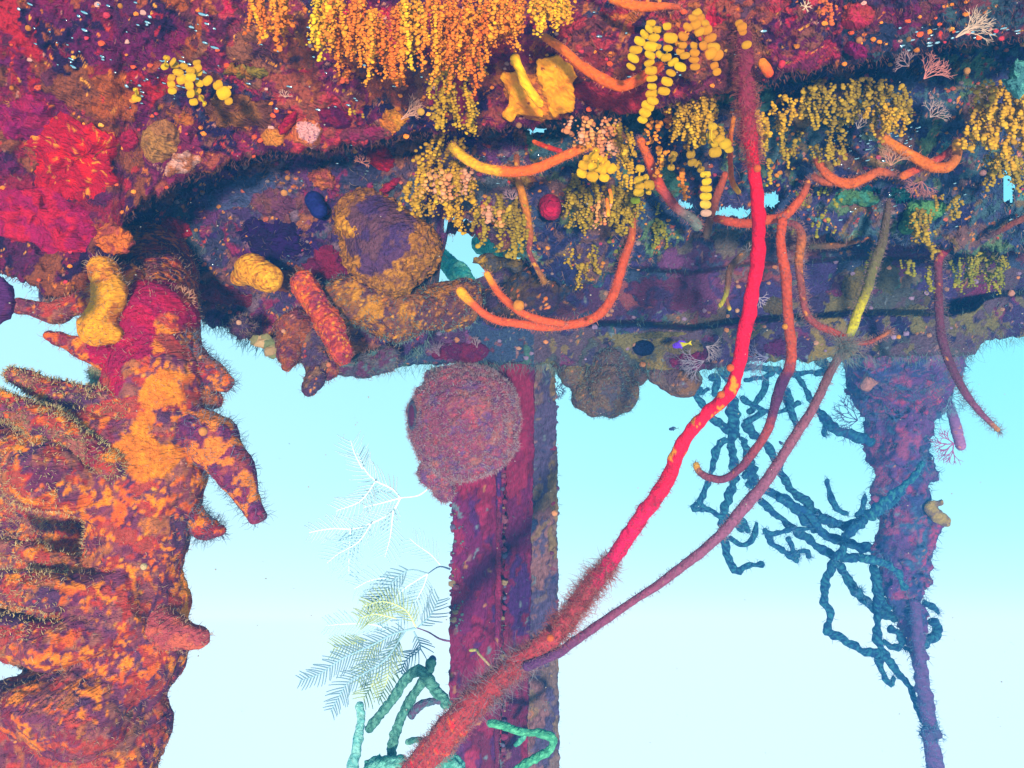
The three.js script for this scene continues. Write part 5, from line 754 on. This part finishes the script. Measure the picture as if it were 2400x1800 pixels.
// ---------------------------------------------------------------- feathery hydroids on the left side of the column
const FG = undefined;
function feather(label, stems, d, barb, color, gap = 9) { // stems: [points, barb from t, radius px]
  const t = thing('feather_hydroid', label, 'hydroid', P(stems[0][0][0][0], stems[0][0][0][1], d), FG);
  for (const [pts, t0, r, c2] of stems) {
    const dj = rr(-0.03, 0.03), cv = new THREE.CatmullRomCurve3(pts.map(([x, y], i) => P(x, y, d + (i ? dj : 0))), false, 'centripetal'), L = cv.getLength(), c = col(c2 ?? color), gs = [];
    part('stem', tube(cv, (s) => px(r, d) * (1 - 0.6 * s), () => c, { sides: 6, step: 0.006, bump: 0.1 }), M.soft, t);
    const n = Math.floor(L * (1 - t0) / px(gap, d));
    for (let i = 0; i < n; i++) for (const s of [-1, 1]) {
      const q = t0 + (1 - t0) * (i + (s > 0 ? 0.5 : 0)) / n, p = cv.getPointAt(Math.min(q, 1)), T = cv.getTangentAt(Math.min(q, 1)), side = new THREE.Vector3().crossVectors(TOWARD, T).normalize().multiplyScalar(s);
      const l = px(barb, d) * (0.35 + 0.65 * Math.sin(Math.PI * (0.15 + 0.8 * (i / n)))) * rr(0.8, 1.15), dir = T.clone().multiplyScalar(0.75).addScaledVector(side, 0.8).addScaledVector(TOWARD, rr(-0.4, 0.4)).normalize(), e = p.clone().addScaledVector(dir, l), m = p.clone().lerp(e, 0.5).addScaledVector(side, 0.08 * l);
      gs.push(tube(new THREE.QuadraticBezierCurve3(p, m, e), (u) => px(1.6, d) * (1 - 0.5 * u), () => c, { sides: 4, step: l / 4, bump: 0, capped: false }));
    }
    if (gs.length) { const b = part('barbs', mergeGeometries(gs), M.feather, t); b.userData.kind = 'stuff'; }
  }
}
const WH = [0.66, 0.78, 0.8], WB = [0.6, 0.8, 0.85], YG = [0.52, 0.62, 0.3], DB = [0.24, 0.42, 0.5];
feather('white feathery hydroid with a long bare stalk just below the ball sponge', [
  [[[1066, 1124], [1040, 1126], [1015, 1136], [983, 1160], [939, 1167]], 0.95, 3.2, WH], [[[1020, 1132], [1004, 1114]], 1, 2.6, WH], [[[939, 1167], [918, 1145], [881, 1127], [856, 1102], [838, 1060]], 0.15, 2.6, WH], [[[939, 1167], [918, 1200], [874, 1225], [831, 1239], [777, 1239], [724, 1248]], 0.1, 2.6, WH], [[[922, 1195], [914, 1261], [902, 1306]], 0.05, 2, WB], [[[822, 1239], [818, 1294], [818, 1350]], 0.1, 2, WB], [[[881, 1127], [845, 1174], [787, 1198]], 0.1, 2, WH], [[[939, 1167], [890, 1180], [850, 1190]], 0.1, 2, WH], [[[870, 1228], [840, 1270], [790, 1300], [766, 1320]], 0.1, 2, WB], [[[850, 1100], [830, 1060], [822, 1032]], 0.1, 2, WB]], 1.62, 50, WH, 9);
feather('pale cyan feathery hydroid in the middle of the column, arching upward', [
  [[[1056, 1334], [1030, 1328], [1003, 1344]], 1, 2.4, '#4a6a90'], [[[1003, 1344], [960, 1336], [918, 1366], [889, 1400], [860, 1420]], 0.3, 2, DB], [[[1003, 1344], [950, 1378], [918, 1410], [880, 1450]], 0.1, 2, WB], [[[1003, 1344], [990, 1380], [960, 1430], [930, 1460]], 0.1, 2, WB], [[[1032, 1324], [1010, 1300], [976, 1276], [960, 1262]], 0.1, 1.8, WB], [[[930, 1352], [870, 1360], [830, 1380]], 0.1, 1.8, WB]], 1.64, 46, WB, 9);
feather('dense yellow-green feathery hydroid lowest on the column, drooping left', [
  [[[1054, 1503], [1030, 1497], [1005, 1482], [976, 1471]], 1, 3, '#8a5a88'], [[[976, 1471], [925, 1485], [867, 1514], [800, 1545], [748, 1580], [702, 1596]], 0.1, 2.6, DB], [[[950, 1478], [903, 1546], [850, 1580], [816, 1600], [790, 1640], [775, 1668]], 0.1, 2.4, DB], [[[925, 1485], [880, 1465], [820, 1462], [764, 1466]], 0.1, 2, WB], [[[976, 1471], [950, 1430], [900, 1410], [850, 1420]], 0.1, 2.2, YG], [[[980, 1470], [1010, 1440], [1030, 1400]], 0.1, 2, DB], [[[940, 1480], [920, 1540], [905, 1600], [890, 1640]], 0.1, 2.2, YG], [[[900, 1500], [860, 1540], [840, 1600]], 0.1, 2, YG], [[[930, 1450], [880, 1440], [840, 1450]], 0.1, 2, YG], [[[970, 1480], [985, 1520], [950, 1550], [940, 1580]], 0.1, 2, DB], [[[860, 1500], [820, 1510], [780, 1520]], 0.1, 2, YG], [[[890, 1570], [870, 1610], [850, 1640]], 0.1, 2, YG]], 1.6, 44, YG, 8);

// ---------------------------------------------------------------- green branching sponge at the foot of the column
const bumpy = (c1, c2) => (t, x, y, z) => mul(mixc(col(c1), col(c2), sm(-0.2, 0.3, N(x * 160, y * 160, z * 160))), grain(x, y, z));
function branching(name, label, cat, list, color, group, opt = {}) { // list: [points, radius px, d, radius at the end]
  const [p0, , dz] = list[0], t = thing(name, label, cat, P(p0[0][0], p0[0][1], dz), group);
  for (const [pts, r, d, r2, c2] of list) part('branch', tube(curveOf(pts, d, d + rr(-0.02, 0.02)), (s) => px((r + ((r2 ?? r * 0.8) - r) * s) * (opt.slim ?? 1), d), c2 ?? color, { sides: opt.sides ?? 12, step: opt.step ?? 0.005, bump: opt.bump ?? 0.22, freq: opt.freq ?? 130 }), M.crust, t);
  if (opt.turf) { for (const b of t.children.slice()) { const f = part('fuzz', hairsOn(b.geometry, opt.turf, 0.02, 0.0008, () => mixc(col('#3a6aa0'), col('#6a9ab0'), rnd()), { bend: 0.8 }), M.hair, t); f.userData.kind = 'stuff'; } }
  return t;
}
const gT = bumpy('#3a7a70', '#6ab0a0'), gP = bumpy('#6a4a70', '#4a7a88'), gPale = bumpy('#6ac0c0', '#9ae0d8');
branching('branching_sponge', 'knobbly teal-green branching sponge arching left of the column foot', 'sponge', [
  [[[1048, 1662], [1041, 1640], [1019, 1615], [1001, 1589], [983, 1571], [957, 1586], [932, 1622], [896, 1669], [860, 1716]], 14, 1.5, 10, gT], [[[1012, 1542], [1006, 1568], [983, 1607], [954, 1654], [936, 1691], [921, 1741], [916, 1790]], 12, 1.52, 11, gT], [[[1046, 1640], [1012, 1644], [983, 1654], [965, 1673], [962, 1682]], 10, 1.5, 9, gP], [[[997, 1738], [975, 1734], [950, 1741]], 8, 1.48, 7, gT], [[[1014, 1538], [1008, 1572]], 9, 1.53, 9, bumpy('#4a5a8a', '#3a6a90')]], gT);
branching('branching_sponge', 'pale cyan sponge branch rising alone at the bottom left of the column', 'sponge', [[[[842, 1644], [845, 1691], [838, 1741], [827, 1792], [815, 1840]], 9, 1.5, 13, gPale]], gPale);
branching('branching_sponge', 'bright green knobbly sponge bent like a hook across the foot of the column', 'sponge', [[[[1140, 1694], [1178, 1701], [1221, 1716], [1272, 1720], [1297, 1732], [1290, 1756], [1258, 1776], [1214, 1802], [1190, 1830]], 9, 1.5, 10, bumpy('#3a9a78', '#68d0a0')], [[[1232, 1722], [1214, 1741], [1207, 1748]], 7, 1.5, 5, bumpy('#3a9a88', '#68d0b0')]], gT);
solo('green_clump_sponge', lump([[880, 1800, 1.48, 26, 940, 1790, 1.46, 18], [1010, 1790, 1.48, 26, 1060, 1800, 1.48, 30], [1040, 1780, 1.47, 16]], { relief: (x, y, z) => 0.006 * N(x * 90, y * 90, z * 90) + 0.003 * N(x * 220, y * 220, z * 220), color: two('#4aa090', '#7ad0c0', 80) }), M.crust, 'turquoise lumpy sponge at the bottom edge under the red rope', 'sponge');
{ const t = rope('small_twig', 'thin yellow-tipped twig growing in front of the column above the red rope', 'hydroid', [[[[1100, 1524], [1118, 1524], [1122, 1532], [1150, 1562], [1162, 1580]], 1.5, 1.45, [[0, 3.5], [1, 2.5]], ropeColor([[0, '#b0b850'], [0.3, '#b8a870'], [1, '#a89080']])]]); }

// ---------------------------------------------------------------- right side: encrusted pillar, rope and dark blue branching tangle farther off
const FD = 2.9;
{
  const pal = palette(2.0, ['#4a2a5a', 4], ['#2a3058', 4], ['#4a2c58', 3], ['#6a3050', 3], ['#2c4460', 1.5], ['#5a4458', 2], ['#7a2a4c', 2]);
  const t = thing('encrusted_pillar', 'bulging purple-blue encrusted pillar hanging below the beam at right', 'pillar', P(2120, 1000, FD));
  const L = [[2112, 790, FD - 0.3, 122, 2110, 870, FD, 104], [2055, 840, FD - 0.1, 62, 2050, 925, FD, 44], [2190, 840, FD - 0.1, 54, 2172, 925, FD, 38], [2110, 880, FD, 90, 2104, 1040, FD, 60], [2104, 1040, FD, 55, 2118, 1180, FD, 46], [2118, 1180, FD, 48, 2116, 1290, FD, 50], [2116, 1290, FD, 48, 2118, 1380, FD, 38], [2118, 1380, FD, 36, 2140, 1460, FD, 23], [2140, 1460, FD, 21, 2152, 1540, FD, 14], [2162, 1240, FD, 28], [2078, 1290, FD, 26, 2070, 1370, FD, 12], [2165, 1100, FD, 20], [2072, 1150, FD, 18], [2040, 790, FD - 0.3, 54], [2215, 800, FD - 0.3, 40]];
  const g = lump(L, { k: 0.05, cell: 0.009, relief: (x, y, z) => 0.05 * fbm(x * 13, y * 13, z * 13) + 0.02 * N(x * 42, y * 42, z * 42) + 0.007 * N(x * 110, y * 110, z * 110), color: (x, y, z) => crust(x, y, z, pal, 0.08, 0.45, dotsB) }); part('trunk', g, M.crust, t);
  const f = part('turf', hairsOn(g, 5000, 0.03, 0.0008, () => mixc(col('#3a4a6a'), col('#4a7a8a'), rnd()), { bend: 0.8, lift: -0.4 }), M.hair, t); f.userData.kind = 'stuff';
  solo('yellow_growth', lump([[2178, 1190, FD - 0.1, 12, 2196, 1208, FD - 0.1, 13], [2196, 1208, FD - 0.1, 11, 2216, 1222, FD - 0.1, 12], [2186, 1182, FD - 0.1, 7, 2204, 1178, FD - 0.1, 7]], { cell: 0.006, relief: (x, y, z) => 0.008 * N(x * 60, y * 60, z * 60), color: two('#a89038', '#806a48', 40) }), M.crust, 'dull yellow sponge sticking out of the right side of the far pillar', 'sponge');
  solo('tan_sponge', lump([[2030, 905, FD - 0.32, 14, 2058, 868, FD - 0.32, 22]], { cell: 0.007, relief: (x, y, z) => 0.006 * N(x * 50, y * 50, z * 50), color: two('#a8786a', '#8a5a5a', 30) }), M.crust, 'tan oval sponge on the upper left of the far pillar', 'sponge');
  hydroid('dark lacy sea fan on the left side of the far pillar', 2010, 985, FD - 0.1, -2.9, 70, '#4a4a80', { fans: 5, spread: 0.8, rad: 1.6 });
  hydroid('pink lacy sea fan between far pillar and hanging mauve finger', 2235, 1040, FD - 0.1, 2.8, 56, '#b868a0', { fans: 4, spread: 0.9, rad: 2.4 });
  hydroid('pale lacy fan on the right shoulder of the far pillar', 2225, 930, FD - 0.1, 0.7, 50, '#7aa8b8', { fans: 6, spread: 1.2, rad: 1.4 });
  rope('rope_sponge', 'hanging mauve finger sponge right of the far pillar', 'rope sponge', [[[[2222, 940], [2236, 985], [2248, 1030], [2254, 1056]], FD - 0.05, FD - 0.05, [[0, 9], [0.6, 13], [1, 11]], ropeColor([[0, '#6a4a80'], [1, '#a06a98']]), 200, 0.014]], RS);
}
const bl = bumpy('#163a66', '#2f7a8c'), bl2 = bumpy('#1a4678', '#2a7088');  // blue of the water haze painted into the far branches
const zb = (l) => l.map(([x, y]) => [1550 + x * 0.3843, 900 + y * 0.3843]), zr = (l) => l.map(([x, y]) => [1700 + x * 0.3617, 1200 + y * 0.3617]), zc = (l) => l.map(([x, y]) => [1200 + x * 0.3617, 450 + y * 0.3617]);
const bo = { step: 0.006, freq: 42, bump: 0.4, sides: 12, turf: 60, slim: 0.88 };
branching('branching_tangle', 'dark blue tangle of knobbly branches behind the red rope, upper left part', 'branching sponge', [
  [[...zc([[1080, 1230], [1150, 1300]]), ...zb([[150, 10], [220, 80], [270, 170], [350, 240], [430, 300], [480, 320]])], 10, FD, 11], [zb([[420, 60], [430, 130], [440, 250], [432, 400], [445, 550], [425, 650], [385, 760], [372, 880], [395, 1020], [452, 1140], [540, 1105], [630, 1098]]), 15, FD, 8], [zb([[480, 80], [560, 130], [650, 165], [760, 160], [850, 110]]), 8, FD], [zb([[500, 230], [560, 300], [640, 370], [690, 450], [740, 560], [800, 650], [880, 720], [960, 800], [1060, 850], [1180, 862], [1270, 800], [1360, 720], [1450, 640], [1560, 560]]), 11, FD + 0.05, 12], [zb([[400, 330], [340, 390], [312, 520], [270, 640], [240, 730], [330, 790], [390, 830]]), 9, FD], [zb([[560, 560], [540, 480], [520, 400], [480, 320]]), 17, FD, 10], [zb([[540, 640], [560, 560], [490, 560]]), 15, FD, 10], [zb([[380, 800], [460, 850], [500, 900]]), 11, FD], [zb([[440, 820], [500, 840], [535, 910]]), 9, FD, 7], [zb([[410, 930], [500, 980], [560, 940], [580, 840]]), 7, FD, 6], [zb([[220, 720], [200, 760], [270, 760]]), 9, FD], [zb([[640, 160], [560, 210], [500, 235]]), 8, FD], [zb([[770, 20], [790, 130], [830, 260]]), 8, FD - 0.04, 7], [zc([[1320, 1090], [1355, 1170], [1400, 1230]]), 8, FD], [zc([[1270, 1205], [1330, 1200], [1310, 1330]]), 8, FD, 7], [zc([[1385, 1090], [1400, 1200], [1480, 1260]]), 7, FD], [zc([[1500, 1222], [1640, 1195], [1700, 1165]]), 7, FD], [zc([[1665, 1170], [1620, 1300], [1530, 1440]]), 9, FD + 0.05, 8], [zc([[1450, 1130], [1620, 1140], [1750, 1160]]), 9, FD], [zc([[1960, 1080], [2060, 1140], [2020, 1170], [1950, 1170]]), 12, FD, 8], [zc([[1800, 1190], [1900, 1170], [2030, 1165]]), 8, FD], [zc([[1220, 1260], [1215, 1310], [1280, 1270]]), 7, FD], [zc([[1740, 1250], [1790, 1400], [1850, 1530]]), 8, FD], [zc([[1830, 1160], [1900, 1280], [2000, 1440], [2070, 1490]]), 10, FD + 0.03]], bl, undefined, bo);
branching('branching_tangle', 'blue branches reaching from the tangle across to the far pillar', 'branching sponge', [
  [zb([[960, 160], [1010, 230], [1080, 280], [1160, 310], [1260, 345], [1320, 360]]), 10, FD, 14], [zb([[1010, 240], [990, 300], [1010, 310]]), 9, FD, 6], [zb([[600, 640], [720, 680], [820, 760], [900, 850], [1000, 920], [1100, 960], [1200, 990], [1300, 1010]]), 11, FD, 13], [zb([[590, 700], [700, 800], [800, 880], [900, 950], [1000, 1020], [1080, 1050], [1200, 1060], [1310, 1080]]), 8, FD + 0.04, 12], [zb([[700, 690], [800, 740], [900, 790], [960, 880], [1010, 950]]), 11, FD - 0.03], [zb([[780, 880], [860, 885], [920, 878]]), 6, FD, 4], [zb([[800, 880], [720, 905], [640, 910], [625, 880]]), 8, FD, 6], [zb([[640, 910], [690, 980], [760, 1030], [835, 1090]]), 10, FD, 9], [zb([[770, 930], [800, 1010], [840, 1060]]), 9, FD], [zb([[830, 1020], [890, 1020], [905, 1065]]), 6, FD, 6], [zb([[1010, 575], [1030, 680], [1075, 770], [1140, 800]]), 8, FD, 8], [zb([[1242, 668], [1222, 780], [1180, 810]]), 7, FD, 8], [zb([[1100, 960], [1180, 880], [1250, 820]]), 11, FD - 0.03, 14], [zb([[960, 800], [1000, 830], [1100, 850]]), 12, FD], [zb([[1250, 820], [1350, 720], [1450, 640], [1540, 570], [1600, 470]]), 12, FD - 0.27, 8, bumpy('#1c4a78', '#3a8a90')], [zb([[1290, 800], [1400, 730], [1480, 640]]), 10, FD - 0.26, 8], [zb([[1200, 1055], [1330, 1085], [1440, 1150], [1490, 1260]]), 11, FD - 0.24, 9, bumpy('#1c4a78', '#3a8a90')]], bl2, undefined, bo);
branching('branching_tangle', 'blue branches looping down along the far rope at lower right', 'branching sponge', [
  [[...zb([[1060, 1070], [1010, 1180], [990, 1300], [1030, 1420], [1012, 1505], [1100, 1550]]), ...zr([[830, 860], [920, 910], [1020, 900]])], 10, FD, 11], [zb([[1070, 1080], [1130, 1180], [1190, 1270], [1280, 1350], [1380, 1410], [1460, 1430]]), 10, FD + 0.03, 14], [zr([[955, 330], [985, 500], [990, 680], [985, 820], [1030, 920], [1110, 1030], [1200, 1140], [1240, 1260], [1285, 1370]]), 13, FD, 8], [zr([[1000, 560], [1060, 620], [1100, 500], [1150, 420]]), 10, FD, 14], [zr([[1050, 750], [1130, 790], [1140, 860], [1080, 880], [1020, 830]]), 8, FD, 8], [zr([[985, 940], [1020, 1040], [1075, 1120], [1090, 1060]]), 10, FD + 0.04, 6], [zr([[850, 520], [880, 495]]), 8, FD, 6], [zr([[890, 590], [915, 570]]), 8, FD, 6], [zr([[1280, 590], [1340, 610], [1385, 660]]), 11, FD, 4], [zr([[1335, 690], [1370, 750], [1360, 810], [1300, 840], [1250, 880]]), 11, FD, 12], [zr([[1150, 880], [1200, 890]]), 6, FD, 6], [zr([[700, 310], [760, 240], [800, 130], [870, 80]]), 9, FD - 0.03, 10]], bl, undefined, bo);
branching('hanging_rope', 'long straight blue-purple rope with one knot hanging from the far pillar to the bottom edge', 'rope', [[zr([[1212, 560], [1226, 620], [1236, 690], [1250, 850], [1270, 1050], [1300, 1250], [1322, 1400], [1345, 1560], [1375, 1720], [1400, 1860]]), 12, FD - 0.08, 20, bumpy('#6a4a80', '#54507c')], [zr([[1310, 1380], [1330, 1450], [1300, 1440]]), 28, FD - 0.08, 26, bumpy('#5c4a78', '#4a5078')]], bl2, undefined, { step: 0.008, freq: 36, bump: 0.22, turf: 500 });

// ---------------------------------------------------------------- fish and drifting specks
function fish(label, x, y, d, lenPx, ang, c1, c2, split, tail) {
  const L = px(lenPx, d), t = thing('small_fish', label, 'fish', P(x, y, d));
  const bodyR = (s) => 0.17 * Math.sin(Math.PI * Math.min(1, s * 0.94 + 0.06) ** 0.75) * (1 - 0.35 * s) + 0.012, pos = [], c = [], idx = [], S = 24, R = 16;
  for (let i = 0; i <= S; i++) for (let k = 0; k < R; k++) { const s = i / S, a = k / R * Math.PI * 2, r = bodyR(s) * L; pos.push((s - 0.5) * L * 0.85, Math.sin(a) * r, Math.cos(a) * r * 0.5); c.push(...mixc(col(c1), col(c2), sm(split - 0.08, split + 0.08, s + 0.06 * Math.sin(a)))); if (i) { const A = (i - 1) * R + k, B = (i - 1) * R + (k + 1) % R; idx.push(A, B, A + R, B, B + R, A + R); } }
  const fin = (o, cc) => { const s = new THREE.Shape(); o.forEach(([a, b], i) => (i ? s.lineTo(a * L, b * L) : s.moveTo(a * L, b * L))); const g = new THREE.ExtrudeGeometry(s, { depth: 0.012 * L, bevelEnabled: false }); g.translate(0, 0, -0.006 * L); const q = new Float32Array(g.attributes.position.count * 3); for (let i = 0; i < q.length; i += 3) q.set(col(cc), i); g.setAttribute('color', new THREE.BufferAttribute(q, 3)); return g; };
  const put = (n, g) => { g.userData.local = true; g.rotateZ(ang); g.applyQuaternion(TURN); part(n, g, M.soft, t); };
  put('body', geo(pos, c, idx)); put('tail_fin', fin([[0.38, 0.03], [0.56, 0.13], [0.51, 0], [0.56, -0.13], [0.38, -0.03]], tail)); put('dorsal_fin', fin([[-0.2, 0.12], [-0.05, 0.23], [0.2, 0.17], [0.28, 0.06]], c1)); put('belly_fin', fin([[-0.12, -0.12], [0.02, -0.22], [0.08, -0.1]], c1));
  for (const s of [-1, 1]) { const e = new THREE.SphereGeometry(0.028 * L, 10, 8); e.translate(-0.33 * L, 0.035 * L, s * 0.05 * L); const q = new Float32Array(e.attributes.position.count * 3).fill(0.01); e.setAttribute('color', new THREE.BufferAttribute(q, 3)); put('eye', e); }
}
fish('small violet-fronted yellow-tailed fish in front of the beam flange', 1596, 808, 1.4, 46, 0.16, '#5a30d0', '#b8b810', 0.5, '#c8c010');
fish('tiny dark slender fish in open water left of the blue tangle', 1578, 1005, 1.9, 24, 0.1, '#2a4470', '#5a90a0', 0.6, '#70a8a8');
fish('tiny dark fish with a pale tail behind the mauve rope over the tangle', 1832, 1040, 1.9, 20, -0.75, '#2c3c70', '#4a8a90', 0.5, '#b8c060');
const SP = 'pale drifting specks';
const WHERE = ['near the top left edge by the silvery bubbles', 'in the upper left corner', 'at the left edge beside a golden sprig', 'on the slate plate, lower of a pair', 'on the slate plate, upper of a pair', 'at the shoulder of the big drooping finger', 'in front of the left pillar low down', 'beside the column edge above the red rope', 'inside the forked rope hook', 'on the forked rope bend', 'at the end of the pink hydroid', 'under the leaf sponge', 'on the branching rope beside the red rope', 'above the magenta crust at top right', 'near the coral-red crust at top right', 'left of the right-edge algae bush', 'over the dark beam at far right', 'near the end of the slim red rope', 'inside the hook under the small olive bush', '', 'at the wreck edge near the left pillar', 'below the golden oval sponge', 'on the stubby dark finger', '', 'on the plate at far right under the gold bush', '', 'over the olive crust beside the red rope'];
let nth = 0;
for (const [x, y, d, r, h] of [[282, 14, 0.7, 7, '#f09838'], [66, 66, 0.72, 8, '#f0902c'], [28, 206, 0.75, 6, '#f08a28'], [666, 452, 0.85, 9, '#f0a058'], [674, 417, 0.88, 7, '#d08848'], [476, 1011, 0.8, 12, '#f8a050'], [337, 1328, 0.78, 9, '#f8d8a0'], [1300, 1203, 0.95, 8, '#f8a878'], [1216, 716, 0.95, 15, '#f09838'], [1385, 752, 1.08, 6, '#f08a40'], [987, 262, 0.72, 10, '#f8b848'], [1216, 294, 0.85, 8, '#c08858'], [1840, 765, 1.02, 8, '#f0a030'], [2014, 94, 0.74, 9, '#e09058'], [2130, 92, 0.76, 7, '#b07848'], [2267, 166, 0.8, 9, '#d89858'], [2370, 687, 1.1, 9, '#c89080'], [2106, 790, 1.04, 6, '#f0a840'], [1279, 700, 1.0, 6, '#f08840'], [1705, 888, 0.9, 0, ''], [560, 756, 0.95, 7, '#e8b090'], [664, 776, 0.95, 6, '#f0a888'], [770, 855, 0.95, 7, '#e88a60'], [664, 925, 0.9, 0, ''], [2303, 405, 1.0, 9, '#b08080'], [1711, 1490, 1.0, 0, ''], [1728, 728, 1.1, 6, '#d8a888']])
  { const w = WHERE[nth++]; if (!r) continue; const g = new THREE.IcosahedronGeometry(px(r * 0.85, d), 3), p = g.attributes.position; for (let i = 0; i < p.count; i++) { const f = 1 + 0.18 * N(p.getX(i) * 200 + x, p.getY(i) * 200 + y, p.getZ(i) * 200); p.setXYZ(i, p.getX(i) * f, p.getY(i) * f, p.getZ(i) * f); } g.computeVertexNormals(); const q = P(x, y, d); g.translate(q.x, q.y, q.z); solo('drifting_speck', g, plain(h, 0.7), 'small pale orange drifting speck ' + w, 'speck', SP); }
//@@NEXT
renderer.render(scene, camera);
